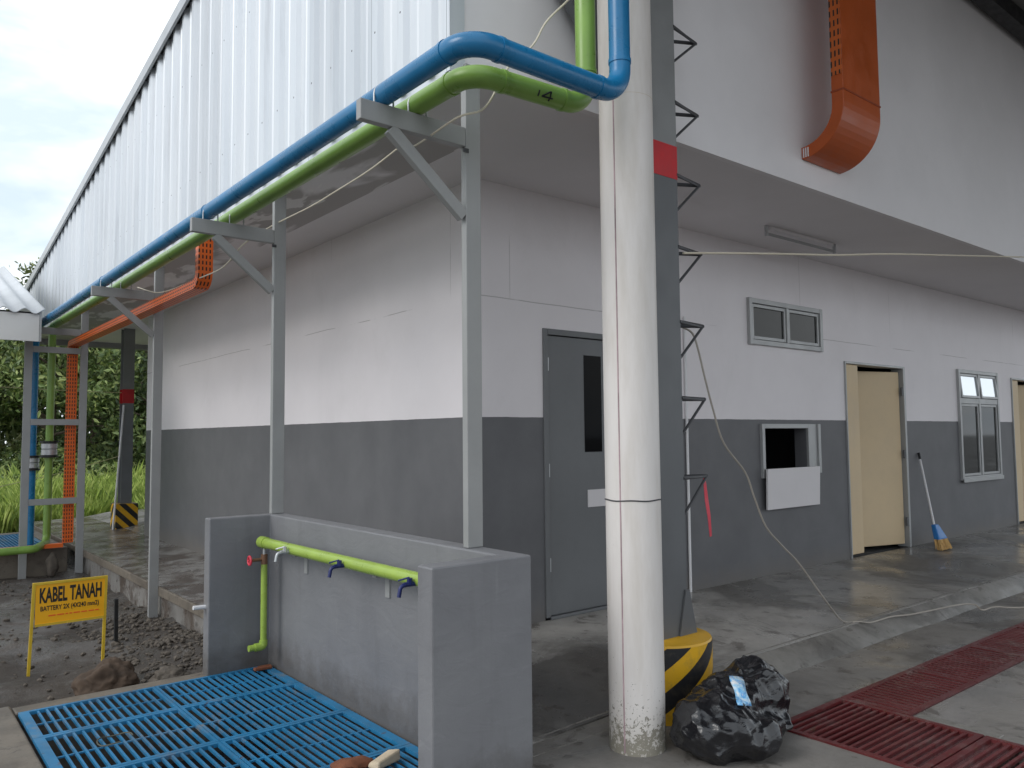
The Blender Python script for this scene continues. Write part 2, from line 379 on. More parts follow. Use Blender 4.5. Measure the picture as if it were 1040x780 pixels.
# ------------------------------------------------------------------ mesh builder
class MB:
    def __init__(self): self.v = []; self.f = []; self.uv = {}
    def add(self, vs, fs):
        o = len(self.v); self.v += [tuple(p) for p in vs]; self.f += [tuple(i+o for i in f) for f in fs]
    def box(self, x0, x1, y0, y1, z0, z1):
        self.add([(x0,y0,z0),(x1,y0,z0),(x1,y1,z0),(x0,y1,z0),(x0,y0,z1),(x1,y0,z1),(x1,y1,z1),(x0,y1,z1)],
                 [(3,2,1,0),(4,5,6,7),(0,1,5,4),(1,2,6,5),(2,3,7,6),(3,0,4,7)]); return self
    def hexa(self, bottom, top):
        self.add(list(bottom)+list(top), [(3,2,1,0),(4,5,6,7),(0,1,5,4),(1,2,6,5),(2,3,7,6),(3,0,4,7)]); return self
    def bar(self, a, b, w, h, up=(0,0,1)):
        a = Vector(a); b = Vector(b); d = (b-a).normalized(); u = Vector(up)
        s = d.cross(u)
        if s.length < 1e-4: s = d.cross(Vector((1,0,0)))
        s.normalize(); u = s.cross(d).normalized()
        s = s*w/2; u = u*h/2
        return self.hexa([a-s-u, b-s-u, b+s-u, a+s-u], [a-s+u, b-s+u, b+s+u, a+s+u])
    def prism(self, poly, z0, z1):
        k = len(poly)
        vs = [(x,y,z0) for x,y in poly]+[(x,y,z1) for x,y in poly]
        fs = [tuple(reversed(range(k))), tuple(range(k,2*k))]+[(i,(i+1)%k,k+(i+1)%k,k+i) for i in range(k)]
        self.add(vs, fs); return self
    def tube(self, pts, r, seg=16, cap=True, radii=None):
        pts = [Vector(p) for p in pts]
        t0 = (pts[1]-pts[0]).normalized()
        u = t0.orthogonal().normalized(); rings = []
        for i, p in enumerate(pts):
            if i == 0: t = t0
            elif i == len(pts)-1: t = (pts[i]-pts[i-1]).normalized()
            else: t = ((pts[i+1]-p).normalized()+(p-pts[i-1]).normalized()).normalized()
            u = (u-t*u.dot(t)).normalized(); w = t.cross(u)
            rr = radii[i] if radii else r
            rings.append([p+(u*math.cos(2*math.pi*k/seg)+w*math.sin(2*math.pi*k/seg))*rr for k in range(seg)])
        vs = [q for ring in rings for q in ring]; fs = []
        for i in range(len(pts)-1):
            for k in range(seg):
                a = i*seg+k; b2 = i*seg+(k+1)%seg
                fs.append((a, b2, b2+seg, a+seg))
        if cap: fs += [tuple(reversed(range(seg))), tuple(range((len(pts)-1)*seg, len(pts)*seg))]
        self.add(vs, fs); return self
    def sweep(self, pts, w, h, side):
        """rectangular section swept along pts; side = constant width direction. uv: u along, v across"""
        pts = [Vector(p) for p in pts]; side = Vector(side).normalized()
        L = 0; o = len(self.v); n = len(pts)
        for i, p in enumerate(pts):
            if i: L += (p-pts[i-1]).length
            t = (pts[min(i+1,n-1)]-pts[max(i-1,0)]).normalized()
            nn = side.cross(t).normalized()
            for sx, sy in ((-1,-1),(1,-1),(1,1),(-1,1)):
                self.v.append(tuple(p+side*sx*w/2+nn*sy*h/2))
            if i:
                a = o+(i-1)*4; l0 = L-(p-pts[i-1]).length
                for k in range(4):
                    k2 = (k+1) % 4; per = w if k in (0,2) else h
                    self.uv[len(self.f)] = [(l0,0),(l0,per),(L,per),(L,0)]
                    self.f.append((a+k, a+k2, a+4+k2, a+4+k))
        self.f.append((o+3,o+2,o+1,o)); e = o+(n-1)*4; self.f.append((e,e+1,e+2,e+3))
        return self
    def lathe(self, prof, c, seg=32):
        vs = []; fs = []
        for r, z in prof:
            for k in range(seg):
                a = 2*math.pi*k/seg; vs.append((c[0]+r*math.cos(a), c[1]+r*math.sin(a), z))
        for i in range(len(prof)-1):
            for k in range(seg):
                a = i*seg+k; b2 = i*seg+(k+1)%seg
                fs.append((a,b2,b2+seg,a+seg))
        fs += [tuple(reversed(range(seg))), tuple(range((len(prof)-1)*seg, len(prof)*seg))]
        self.add(vs, fs); return self
    def build(self, name, m, parent=None, smooth=False, bevel=0, angle=40, fixn=True):
        off = origin(parent)
        me = bpy.data.meshes.new(name)
        me.from_pydata([(x-off[0], y-off[1], z-off[2]) for x,y,z in self.v], [], self.f)
        if self.uv:
            ul = me.uv_layers.new(name='UVMap')
            for fi, uvs in self.uv.items():
                for li, c in zip(me.polygons[fi].loop_indices, uvs): ul.data[li].uv = c
        me.materials.append(M[m] if isinstance(m, str) else m)
        if fixn and not self.uv:
            bm = bmesh.new(); bm.from_mesh(me); bmesh.ops.recalc_face_normals(bm, faces=bm.faces); bm.to_mesh(me); bm.free()
        if smooth:
            for p in me.polygons: p.use_smooth = True
            me.set_sharp_from_angle(angle=R(angle))
        o = bpy.data.objects.new(name, me); COL.objects.link(o)
        if parent: o.parent = parent
        if bevel:
            b = o.modifiers.new('bevel', 'BEVEL'); b.width = bevel; b.segments = 2; b.limit_method = 'ANGLE'; b.angle_limit = R(35)
        return o

def origin(o):
    v = Vector((0,0,0))
    while o: v += o.location; o = o.parent
    return v

def thing(name, label, cat, loc=(0,0,0), group=None):
    o = bpy.data.objects.new(name, None); COL.objects.link(o); o.location = loc
    o.empty_display_size = .2
    return tag(o, label, cat, group)
def tag(o, label, cat, group=None):
    o['label'] = label; o['category'] = cat
    if group: o['group'] = group
    return o
def struct(o): o['kind'] = 'structure'; return o

def fillet(pts, r, n=8):
    pts = [Vector(p) for p in pts]; out = [pts[0]]
    for i in range(1, len(pts)-1):
        a, b, c = pts[i-1], pts[i], pts[i+1]
        d1 = (a-b).normalized(); d2 = (c-b).normalized()
        ang = d1.angle(d2); t = min(r/math.tan(ang/2), (a-b).length*.49, (c-b).length*.49)
        rr = t*math.tan(ang/2)
        bis = (d1+d2).normalized(); cen = b+bis*(rr/math.sin(ang/2))
        s = b+d1*t-cen; e = b+d2*t-cen; th = s.angle(e)
        for k in range(n+1):
            f = k/n
            out.append(cen+(s*math.sin((1-f)*th)+e*math.sin(f*th))/math.sin(th))
    out.append(pts[-1]); return out

def spline(pts, n=6):
    P = [Vector(p) for p in pts]; P = [P[0]*2-P[1]]+P+[P[-1]*2-P[-2]]; out = []
    for i in range(1, len(P)-2):
        for k in range(n):
            t = k/n; a,b,c,d = P[i-1],P[i],P[i+1],P[i+2]
            out.append(.5*((2*b)+(c-a)*t+(2*a-5*b+4*c-d)*t*t+(3*b-a-3*c+d)*t**3))
    out.append(P[-2]); return out

def sheet_with_holes(us, vs, holes, fn, w0, w1):
    """slab between w0 (front) and w1 (back) over the grid us x vs, cells inside holes left out; fn(u,v,w)->xyz"""
    us = sorted(set(us)); vs = sorted(set(vs)); mb = MB()
    def solid(i, j):
        if not (0 <= i < len(us)-1 and 0 <= j < len(vs)-1): return False
        cu = (us[i]+us[i+1])/2; cv = (vs[j]+vs[j+1])/2
        return not any(a < cu < b and c < cv < d for a,b,c,d in holes)
    idx = {}
    def V(i, j, k):
        if (i,j,k) not in idx:
            idx[(i,j,k)] = len(mb.v); mb.v.append(fn(us[i], vs[j], (w0,w1)[k]))
        return idx[(i,j,k)]
    for i in range(len(us)-1):
        for j in range(len(vs)-1):
            if not solid(i,j): continue
            mb.f.append((V(i,j,0),V(i+1,j,0),V(i+1,j+1,0),V(i,j+1,0)))
            mb.f.append((V(i,j+1,1),V(i+1,j+1,1),V(i+1,j,1),V(i,j,1)))
            if not solid(i-1,j): mb.f.append((V(i,j,0),V(i,j+1,0),V(i,j+1,1),V(i,j,1)))
            if not solid(i+1,j): mb.f.append((V(i+1,j+1,0),V(i+1,j,0),V(i+1,j,1),V(i+1,j+1,1)))
            if not solid(i,j-1): mb.f.append((V(i+1,j,0),V(i,j,0),V(i,j,1),V(i+1,j,1)))
            if not solid(i,j+1): mb.f.append((V(i,j+1,0),V(i+1,j+1,0),V(i+1,j+1,1),V(i,j+1,1)))
    return mb

def frange(a, b, s):
    n = max(1, round((b-a)/s)); return [a+(b-a)*i/n for i in range(n+1)]

# ------------------------------------------------------------------ camera
F, YAW, PITCH, ROLL = 809.86, R(39.102), R(3.734), R(-.5437)
CAMLOC = Vector((-3.32422, -4.48661, 1.36))
fw = Vector((math.cos(PITCH)*math.sin(YAW), math.cos(PITCH)*math.cos(YAW), math.sin(PITCH)))
r0 = Vector((math.cos(YAW), -math.sin(YAW), 0)); u0 = r0.cross(fw)
rr = r0*math.cos(ROLL)+u0*math.sin(ROLL); uu = -r0*math.sin(ROLL)+u0*math.cos(ROLL)
cam = bpy.data.cameras.new('camera'); co = bpy.data.objects.new('camera', cam); COL.objects.link(co)
cam.sensor_width = 36; cam.lens = 36*F/1040; cam.clip_start = .05; cam.clip_end = 2000
co.matrix_world = Matrix(((rr.x,uu.x,-fw.x,CAMLOC.x),(rr.y,uu.y,-fw.y,CAMLOC.y),(rr.z,uu.z,-fw.z,CAMLOC.z),(0,0,0,1)))
scene.camera = co

# ------------------------------------------------------------------ light
w = bpy.data.worlds.new('World'); scene.world = w; w.use_nodes = True
n, l = w.node_tree.nodes, w.node_tree.links
bg = n['Background']; bg.inputs['Strength'].default_value = .158
sky = n.new('ShaderNodeTexSky'); sky.sky_type = 'NISHITA'; sky.sun_disc = False
sky.sun_elevation = R(36); sky.sun_rotation = R(277)
tc = n.new('ShaderNodeTexCoord').outputs['Generated']
mp = n.new('ShaderNodeMapping'); mp.inputs['Scale'].default_value = (1.6, 1.6, 4.2); mp.inputs['Location'].default_value = (3.1, .4, .15)
l.new(tc, mp.inputs['Vector'])
cl = nz(n, l, 1.5, 7, .55, mp.outputs['Vector'], .35)
k = ramp(n, l, cl, [(.32, .72), (.50, .98)])
shade = ramp(n, l, nz(n, l, 2.3, 5, .55, mp.outputs['Vector'], .3), [(.36, (5.3, 6.2, 7.2)), (.56, (7.9, 8.2, 8.4))])
l.new(mix(n, l, k, sky.outputs['Color'], shade), bg.inputs['Color'])
sun = bpy.data.lights.new('sun', 'SUN'); sun.energy = 1.15; sun.angle = R(28); sun.color = (1, .97, .93)
so = bpy.data.objects.new('sun', sun); COL.objects.link(so)
az = R(277); el = R(36)
sd = Vector((math.sin(az)*math.cos(el), math.cos(az)*math.cos(el), math.sin(el)))
so.rotation_euler = sd.to_track_quat('Z', 'Y').to_euler(); so.location = sd*30

# ------------------------------------------------------------------ ground
PIT = (-2.59, -1.11, -1.58, .93)
def gz(x, y):
    if y > 12: base = -.42+.012*(min(y, 60)-12)
    else: base = -.40
    near = 1 if (-9 < x < -.8 and -8 < y < 13) else .0
    h = near*.07*noise.fractal(Vector((x*1.6, y*1.6, 3)), 1, 2, 5)
    h += near*.16*math.exp(-(((x+1.25)/.35)**2+((y-1.9)/1.0)**2))
    return base+h
xs = [-400,-120,-40,-20,-12]+frange(-9,-2.87,.12)+frange(-2.85,-.9,.09)+[-.5,2,6,10,14,20,40,120,400]
ys = [-400,-120,-40,-20,-12]+frange(-8,-2,.3)+frange(-1.85,1.2,.12)+frange(1.3,13,.12)+[14,16,20,28,40,60,120,400]
mb = MB(); W = len(xs)
for y in ys:
    for x in xs: mb.v.append((x, y, gz(x, y)))
for j in range(len(ys)-1):
    for i in range(W-1):
        cx = (xs[i]+xs[i+1])/2; cy = (ys[j]+ys[j+1])/2
        if -2.7 < cx < -1.0 and -1.7 < cy < 1.05: continue
        if .3 < cx < 5 and -4.2 < cy < -2.0: continue
        mb.f.append((j*W+i, j*W+i+1, (j+1)*W+i+1, (j+1)*W+i))
struct(mb.build('ground', 'ground', smooth=True, angle=80))

# porch slab: falls gently away from the walls
def pz(x, y):
    s = min(1, max(0, (.5-x)/.6)); s = s*s*(3-2*s)
    return -.032*max(0, -y)-.075*s-.03*max(0, -x)
PEDGE = -1.42
us = [-.97]+frange(-.9, 0, .15)+frange(.15, 1.2, .15)+[2,4,6,8,10,13]
vs = [PEDGE]+frange(-1.3, 0, .13)+[2,4,6,8.4,12.3]
def pf(u, v, wv): return (u, v, pz(u, v) if wv == 0 else -.45)
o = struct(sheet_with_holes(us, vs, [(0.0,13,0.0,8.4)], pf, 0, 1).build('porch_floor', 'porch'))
struct(MB().box(-.998,-.9705,1.15,12.3,-.190,-.1035).build('porch_kerb','kerb',bevel=.008))
# mortar skirt from the porch edge down to the driveway (ragged lower line)
mb = MB(); N = 90
for i in range(N+1):
    x = -.98+i*(13.98/N)
    top = pz(x, PEDGE)+.001
    wd = .12+.025*noise.noise(Vector((x*1.3, 1, 4)))+.012*noise.noise(Vector((x*7, 1, 4)))+min(.05, max(0, (x-.6)*.1))
    mb.v += [(x, PEDGE+.03, top+.003), (x, PEDGE-.02-wd*.25, top-.03), (x, PEDGE-wd, -.146), (x, PEDGE-wd-.02, -.17)]
for i in range(N):
    for k_ in range(3): mb.f.append((i*4+k_, i*4+4+k_, i*4+5+k_, i*4+1+k_))
struct(mb.build('porch_skirt', 'mortar', smooth=True, angle=70))

# driveway with the trench cut out of it
TR = [(.37, 1.05, -4.0, -2.04), (1.05, 4.55, -2.44, -2.04)]
us = [-.985, .37, 1.05, 4.55, 14]; vs = [-14, -4.0, -2.44, -2.04, -1.40]
struct(sheet_with_holes(us, vs, TR, lambda u, v, wv: (u, v, wv), -.15, -.30).build('driveway', 'drive'))
us = [-8, -2.85, -.985]; vs = [-14, -1.76]
struct(sheet_with_holes(us, vs, [], lambda u, v, wv: (u, v, wv), -.152, -.30).build('driveway', 'drive'))
mb = MB(); mb.box(.30, 1.12, -4.05, -1.98, -.36, -.28); struct(mb.build('trench_floor', paint('trench_mud', (.020, .010, .010), .3, .3, 5)))
mb = MB(); mb.box(1.053, 4.547, -2.437, -2.043, -.30, -.1495); mb.box(.373, 1.047, -2.95, -2.45, -.279, -.160)
struct(mb.build('trench_silt', paint('red_silt', (.095, .034, .034), .2, .45, 3, .6, .5, fine=20)))

struct(MB().box(1.056,1.13,-2.86,-2.452,-.20,-.1455).build('mortar_line','mortar',bevel=.004))
# concrete kerb round the wash pit, and the pit itself
mb = MB()
mb.hexa([(-2.86,-1.75,-.76),(-2.60,-1.75,-.76),(-2.60,1.12,-.76),(-2.86,1.12,-.76)], [(-2.84,-1.75,-.20),(-2.60,-1.75,-.195),(-2.60,1.12,-.195),(-2.84,1.12,-.20)])
mb.hexa([(-2.597,.945,-.76),(-1.0,.945,-.76),(-1.0,1.14,-.76),(-2.597,1.14,-.76)], [(-2.597,.945,-.196),(-1.0,.945,-.196),(-1.0,1.10,-.205),(-2.597,1.10,-.205)])
mb.box(-2.597, -1.855, -1.76, -.93, -.76, -.198); mb.box(-1.854, -1.0, -1.9, -1.745, -.76, -.31)
struct(mb.build('pit_kerb', 'kerb', bevel=.012))
mb = MB(); mb.box(-2.7, -1.0, -1.9, 1.0, -.78, -.70); 
struct(mb.build('pit_floor', paint('pit_mud', (.012, .011, .011), .9, .3, 4)))

# ------------------------------------------------------------------ the building
bld = thing('workshop_building', 'long grey and white walled workshop building with corrugated zinc cladding over the eave', 'building', (6, 4, 0))
HS = 3.2
O_DOOR = (.62, 1.56, -.2, 2.17); O_UW = (3.26, 4.55, 2.235, 2.66); O_HATCH = (3.45, 4.22, .97, 1.41)
O_BD = (5.03, 6.43, -.2, 2.15); O_WIN = (7.95, 9.25, .73, 2.18); O_BD2 = (9.82, 11.2, -.2, 2.15)
holes = [O_DOOR, O_UW, O_HATCH, O_BD, O_WIN, O_BD2]
us = [0, 13]+[c for h in holes for c in h[:2]]; vs = [-.2, HS+.012]+[c for h in holes for c in h[2:]]
sheet_with_holes(us, vs, holes, lambda u, v, wv: (u, wv, v), 0, .13).build('front_wall', 'wall', bld)
MB().box(0, .13, .132, 8.4, -.4, HS+.012).build('side_wall', 'wall', bld)
MB().box(.132, 13, 8.27, 8.4, -.4, HS-.012).build('rear_wall', 'wall', bld)
MB().box(12.87, 13, .132, 8.268, -.4, HS-.012).build('side_wall', 'wall', bld)
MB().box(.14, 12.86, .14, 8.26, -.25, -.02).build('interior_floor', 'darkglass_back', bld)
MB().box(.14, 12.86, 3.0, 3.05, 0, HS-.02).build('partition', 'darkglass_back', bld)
# eave: soffit, white fascia over the porch, zinc cladding on the long side
EX = -1.11; EY = -1.36; YEND = 12.3; XEND = 13
MB().box(EX+.03, XEND, EY+.05, YEND, HS, HS+.03).build('soffit', 'soffit', bld)
MB().box(EX, XEND, EY, EY+.045, HS-.012, 5.97).build('fascia', 'facade', bld)
def ztop(y): return 5.99-.1483*(y+1.36)
PITCHR = .275
mb = MB(); prof = []
y = EY+.002
while y < YEND:
    for dy, d in ((0,0),(.055,0),(.064,.007),(.084,.007),(.093,0),(.146,0),(.170,.028),(.232,.028),(.256,0)):
        if y+dy < YEND: prof.append((y+dy, d))
    y += PITCHR
for y, d in prof:
    mb.v += [(EX-.012-d, y, HS+.02), (EX-.012-d, y, ztop(y)-.01)]
for i in range(len(prof)-1): mb.f.append((2*i, 2*i+2, 2*i+3, 2*i+1))
mb.build('cladding', 'cladding', bld)
mb = MB()   # inner lining keeps the eave closed
mb.hexa([(EX-.004,EY+.003,HS),(EX+.02,EY+.003,HS),(EX+.02,YEND,HS),(EX-.004,YEND,HS)],
        [(EX-.004,EY+.003,ztop(EY)-.02),(EX+.02,EY+.003,ztop(EY)-.02),(EX+.02,YEND,ztop(YEND)-.02),(EX-.004,YEND,ztop(YEND)-.02)])
mb.build('cladding_lining', 'black', bld)
mb = MB(); mb.box(EX-.018, EX-.0125, EY-.004, YEND, HS-.05, HS+.075)
mb.build('drip_flashing', 'cladding', bld)
MB().box(EX-.012, EX+.06, EY+.055, YEND, HS-.018, HS-.0145).build('drip_flashing', 'tin', bld)
y = EY+.002   # black boxes paint the shade in the open rib ends above the flashing
while y+.235 < YEND:
    MB().box(EX-.050, EX-.019, y+.172, y+.231, HS-.004, HS+.019).build('rib_end', 'black', bld); y += PITCHR
mb = MB(); mb.prism([(EX-.055,EY-.012),(EX+.035,EY-.012),(EX+.035,EY-.002),(EX-.047,EY-.002),(EX-.047,EY+.03),(EX-.055,EY+.03)], HS-.055, 6.0)
mb.build('corner_flashing', 'cladding', bld)
def slab_along(x0, x1, dz0, dz1):
    return MB().hexa([(x0,EY-.03,ztop(EY-.03)+dz0),(x1,EY-.03,ztop(EY-.03)+dz0),(x1,YEND+.05,ztop(YEND+.05)+dz0),(x0,YEND+.05,ztop(YEND+.05)+dz0)],
                     [(x0,EY-.03,ztop(EY-.03)+dz1),(x1,EY-.03,ztop(EY-.03)+dz1),(x1,YEND+.05,ztop(YEND+.05)+dz1),(x0,YEND+.05,ztop(YEND+.05)+dz1)])
slab_along(EX-.085, EX-.06, -.07, .05).build('roof_edge_trim', 'tin', bld)
slab_along(EX-.058, EX+.02, -.012, .048).build('roof_edge_shade', 'black', bld)  # black strip, paints in the shade of the recess under the trim
slab_along(EX+.022, XEND, .0, .045).build('roof', 'tin', bld)
MB().box(EX+.03, XEND, YEND-.06, YEND-.002, HS+.032, 3.9).build('rear_fascia', 'facade', bld)
mb = MB(); mb.box(EX+.05, XEND, YEND-.3, YEND-.12, HS-.10, HS-.002)
mb.build('rear_beam', 'post', bld)
# canopy over the drive
mb = MB()
mb.box(-1.0, 14, -8.2, EY-.003, 5.86, 5.90)
for y in (-3, -4.8, -6.6, -8.1): mb.box(-1.0, 14, y-.05, y+.05, 5.70, 5.858)
mb.build('canopy_roof', paint('canopy_grey', (.16, .155, .15), .7, .1, 2), bld)
MB().box(-.9, XEND, EY-.20, EY-.06, 5.66, 5.84).build('canopy_beam', 'black', bld)

# grey steel door
dr = MB()
dr.box(.62, .665, -.012, .12, .02, 2.17); dr.box(1.515, 1.56, -.012, .12, .02, 2.17); dr.box(.667, 1.513, -.012, .12, 2.125, 2.17); dr.box(.667, 1.513, -.014, .12, .0, .022)
fr = dr.build('steel_door_frame', 'door', bld, bevel=.003)
lf = MB(); lf.box(.67, 1.510, .012, .055, .026, 2.12)
lo = lf.build('steel_door', 'door', bld, bevel=.003)
mb = MB(); mb.box(1.06, 1.25, .0085, .0115, 1.23, 1.99); mb.build('vision_pane', glassmat('dark_pane', (.004,.004,.005), .06), lo)

pl = MB().box(1.08, 1.30, .004, .0115, .80, .935).build('lock_plate', 'flap', lo, bevel=.002)
for z in (.35, 1.05, 1.85): MB().box(.664, .676, -.006, .0115, z, z+.1).build('hinge', 'tin', lo)

# window frames
def window(name, rect, panes, tilt=None):
    x0,x1,z0,z1 = rect
    mb = MB(); t = .035
    mb.box(x0-.015,x0+t,-.035,.10,z0-.015,z1+.015); mb.box(x1-t,x1+.015,-.035,.10,z0-.015,z1+.015)
    mb.box(x0+t+.001,x1-t-.001,-.033,.10,z1-t,z1+.013); mb.box(x0+t+.001,x1-t-.001,-.033,.10,z0-.013,z0+t)
    fr = mb.build(name, 'alu', bld, bevel=.004)
    return fr
def sash(parent, x0, x1, z0, z1, mat='glass', y=-.02, out=0):
    """sash hinged on its top edge, bottom pushed out by out metres"""
    b = .032
    def P(x, z, d=0):
        f = (z1-z)/(z1-z0); return (x, y-out*f+d, z)
    mb = MB()
    def strip(xa, xb, za, zb):
        mb.hexa([P(xa,za,0),P(xb,za,0),P(xb,za,.035),P(xa,za,.035)], [P(xa,zb,0),P(xb,zb,0),P(xb,zb,.035),P(xa,zb,.035)])
    strip(x0, x0+b, z0, z1); strip(x1-b, x1, z0, z1); strip(x0+b+.001, x1-b-.001, z1-b, z1); strip(x0+b+.001, x1-b-.001, z0, z0+b)
    s = mb.build('sash', 'alu', parent, bevel=.003)
    g = MB(); a = [P(x0+b-.002,z0+b-.002,.017),P(x1-b+.002,z0+b-.002,.017),P(x1-b+.002,z1-b+.002,.017),P(x0+b-.002,z1-b+.002,.017)]
    g.add(a, [(0,1,2,3)]); 
    return s, g
fr = window('upper_window', O_UW, None)
for x0, x1 in ((3.30, 3.885), (3.925, 4.51)):
    s, g = sash(fr, x0, x1, 2.275, 2.62); g.build('pane', 'glass', fr, fixn=False)
MB().box(3.887, 3.923, -.03, .09, 2.271, 2.624).build('mullion', 'alu', fr)
fr = window('casement_window', O_WIN, None)
MB().box(8.575, 8.625, -.03, .09, .766, 2.144).build('mullion', 'alu', fr)
for xa, xb in ((7.987, 8.573), (8.627, 9.213)): MB().box(xa, xb, -.028, .09, 1.74, 1.81).build('transom', 'alu', fr)
for x0, x1 in ((7.99, 8.57), (8.63, 9.21)):
    s, g = sash(fr, x0, x1, 1.815, 2.14, out=.03); g.build('pane', 'mirrorglass', fr, fixn=False)
    s, g = sash(fr, x0, x1, .77, 1.735); g.build('pane', 'glass', fr, fixn=False)
MB().box(7.93, 9.27, -.05, -.036, .69, .74).build('sill', 'alu', fr, bevel=.004)

# service hatch with its dropped white board
mb = MB(); x0,x1,z0,z1 = O_HATCH
mb.box(x0-.045,x0-.001,-.03,.13,z0-.04,z1+.045); mb.box(x1+.001,x1+.20,-.03,-.001,z0-.02,z1+.045); mb.box(x0,x1,-.03,.129,z1+.001,z1+.045)
mb.box(x1+.16,x1+.205,-.05,-.031,z0-.02,z1+.045)
hf = mb.build('service_hatch', 'alu', bld, bevel=.003)
MB().hexa([(3.41,-.062,.63),(4.34,-.062,.63),(4.34,-.042,.63),(3.41,-.042,.63)],[(3.41,-.072,1.02),(4.35,-.072,1.02),(4.35,-.052,1.02),(3.41,-.052,1.02)]).build('hatch_board', 'flap', hf, bevel=.002)

# beige double doors: one leaf shut, the other ajar
def beige(x0, x1, ajar, part):
    mb = MB(); t = .045
    mb.box(x0, x0+.018, -.02, .13, .0, 2.15); mb.box(x1-t, x1, -.02, .13, .0, 2.15); mb.box(x0+.019, x1-t-.001, -.02, .13, 2.125, 2.15)
    fr = mb.build(part, 'alu', bld, bevel=.003)
    MB().box(x0+.021, x0+.33, .015, .055, .03, 2.122).build('door_leaf', 'beige', fr, bevel=.004)
    hx, hy = x1-t-.02, .03; wd = (x1-t)-(x0+.33)
    a = R(ajar); dx, dy = -math.cos(a), math.sin(a); nx, ny = -dy, dx
    p = [(hx,hy),(hx+dx*wd,hy+dy*wd),(hx+dx*wd-nx*.04,hy+dy*wd-ny*.04),(hx-nx*.04,hy-ny*.04)]
    lf = MB().prism(p, .035, 2.085).build('door_leaf', 'beige', fr, bevel=.004)
    for z in (.25, 1.05, 1.8): MB().box(x1-t-.03, x1-t-.001, -.012, .005, z, z+.10).build('hinge', 'darksteel', fr)
beige(5.03, 6.43, 17, 'double_door'); beige(9.82, 11.2, 25, 'double_door')

# ------------------------------------------------------------------ wash bay
mb = MB()
WX0, WX1, WY0, WY1 = -1.52, -.99, -1.74, 1.03
poly = [(WX0,WY0),(WX1,WY0),(WX1,WY1),(WX0,WY1),(WX0,WY1-.10),(WX1-.11,WY1-.10),(WX1-.11,WY0+.11),(WX0,WY0+.11)]
mb.prism(poly, -.76, .83)
tag(mb.build('wash_bay_wall', 'wash', bevel=.008), 'low grey painted U shaped wash bay wall behind the blue gratings', 'wash wall')

# blue gratings (steel bars in a flat frame)
def grating(x0, x1, y0, y1, z, m, label, cat, group, bars='y', pitch=.052, t=.034, bw=.013, name='grating_panel', tl=None, tr=None):
    mb = MB(); h = .02; tl = tl or t; tr = tr or t
    mb.box(x0,x1,y0,y0+t,z-h,z); mb.box(x0,x1,y1-t,y1,z-h,z); mb.box(x0,x0+tl,y0+t+.0005,y1-t-.0005,z-h,z); mb.box(x1-tr,x1,y0+t+.0005,y1-t-.0005,z-h,z)
    if bars == 'y':
        k = int((x1-x0-tl-tr)/pitch)
        for i in range(1, k+1):
            x = x0+tl+(x1-x0-tl-tr)*i/(k+1); mb.box(x-bw/2,x+bw/2,y0+t-.002,y1-t+.002,z-h+.002,z-.003)
        ym = (y0+y1)/2; mb.box(x0+t-.002,x1-t+.002,ym-.006,ym+.006,z-h+.004,z-.008)
    else:
        k = int((y1-y0-2*t)/pitch)
        for i in range(1, k+1):
            y = y0+t+(y1-y0-2*t)*i/(k+1); mb.box(x0+t-.002,x1-t+.002,y-bw/2,y+bw/2,z-h+.002,z-.003)
    return tag(mb.build(name, m), label, cat, group)
gx = [(-2.585,-1.852),(-1.848,-1.115)]; gy = [(.407,.925),(-.258,.403),(-.925,-.262),(-1.58,-.929)]
gl = [['blue slatted grating in the far left corner, nearest the yellow sign', 'blue slatted grating in the far right corner, below the lime drain pipe'],
      ['blue slatted grating by the left kerb with a wire loop on it', 'blue slatted grating against the grey back wall, second row from the far end'],
      ['blue slatted grating at the front left, cut by the picture edge', 'blue slatted grating against the grey back wall, third row from the far end'],
      [None, 'blue slatted grating under the crumpled card at the near end']]
for j, (y0,y1) in enumerate(gy):
    for i, (x0,x1) in enumerate(gx):
        if gl[j][i]: grating(x0,x1,y0,y1,-.19,'grate',gl[j][i],'grating','blue gratings over the wash pit', pitch=.045, bw=.0115, t=.024, tl=(.05 if i==0 else .016), tr=(.016 if i==0 else .05))

# lime manifold with taps
man = thing('tap_manifold', 'lime green manifold pipe with taps on the back wall of the wash bay', 'pipe', (-1.22, .8, .66))
MX = -1.21
mp_ = MB().tube([(MX,.80,.662),(MX,-1.61,.672)], .034, 20).build('pipe', 'lime', man, smooth=True)
MB().tube([(MX,.815,.662),(MX,.73,.6625)], .039, 20).build('end_cap', 'lime', man, smooth=True)
for y in (.34, -.68, -1.35):
    mb = MB(); mb.prism([(MX+.02,y-.02),(WX1-.1105,y-.02),(WX1-.1105,y+.02),(MX+.02,y+.02)], .615, .628); mb.hexa([(WX1-.119,y-.022,.50),(WX1-.1105,y-.022,.50),(WX1-.1105,y+.022,.50),(WX1-.119,y+.022,.50)],[(WX1-.119,y-.022,.63),(WX1-.1105,y-.022,.63),(WX1-.1105,y+.022,.63),(WX1-.119,y+.022,.63)])
    mb.build('bracket', 'post', man)
for y in (.30, -.43, -1.16):
    mb = MB(); mb.tube([(MX-.02,y,.655),(MX-.085,y,.655)], .012, 10); mb.tube(fillet([(MX-.06,y,.655),(MX-.105,y,.65),(MX-.115,y,.60)], .02, 4), .010, 10)
    mb.tube([(MX-.055,y,.655),(MX-.055,y,.655+.03)], .014, 8)
    tp = mb.build('tap', 'navy' if y < .2 else 'tin', man, smooth=True)
    MB().bar((MX-.055,y,.688), (MX-.10,y+.035,.672), .016, .008).build('tap_handle', 'navy' if y < .2 else 'conduit', tp, bevel=.004)
mb = MB().tube([(MX,.765,.625),(MX,.765,.55)], .010, 12)
mb.build('riser', 'tin', man, smooth=True)
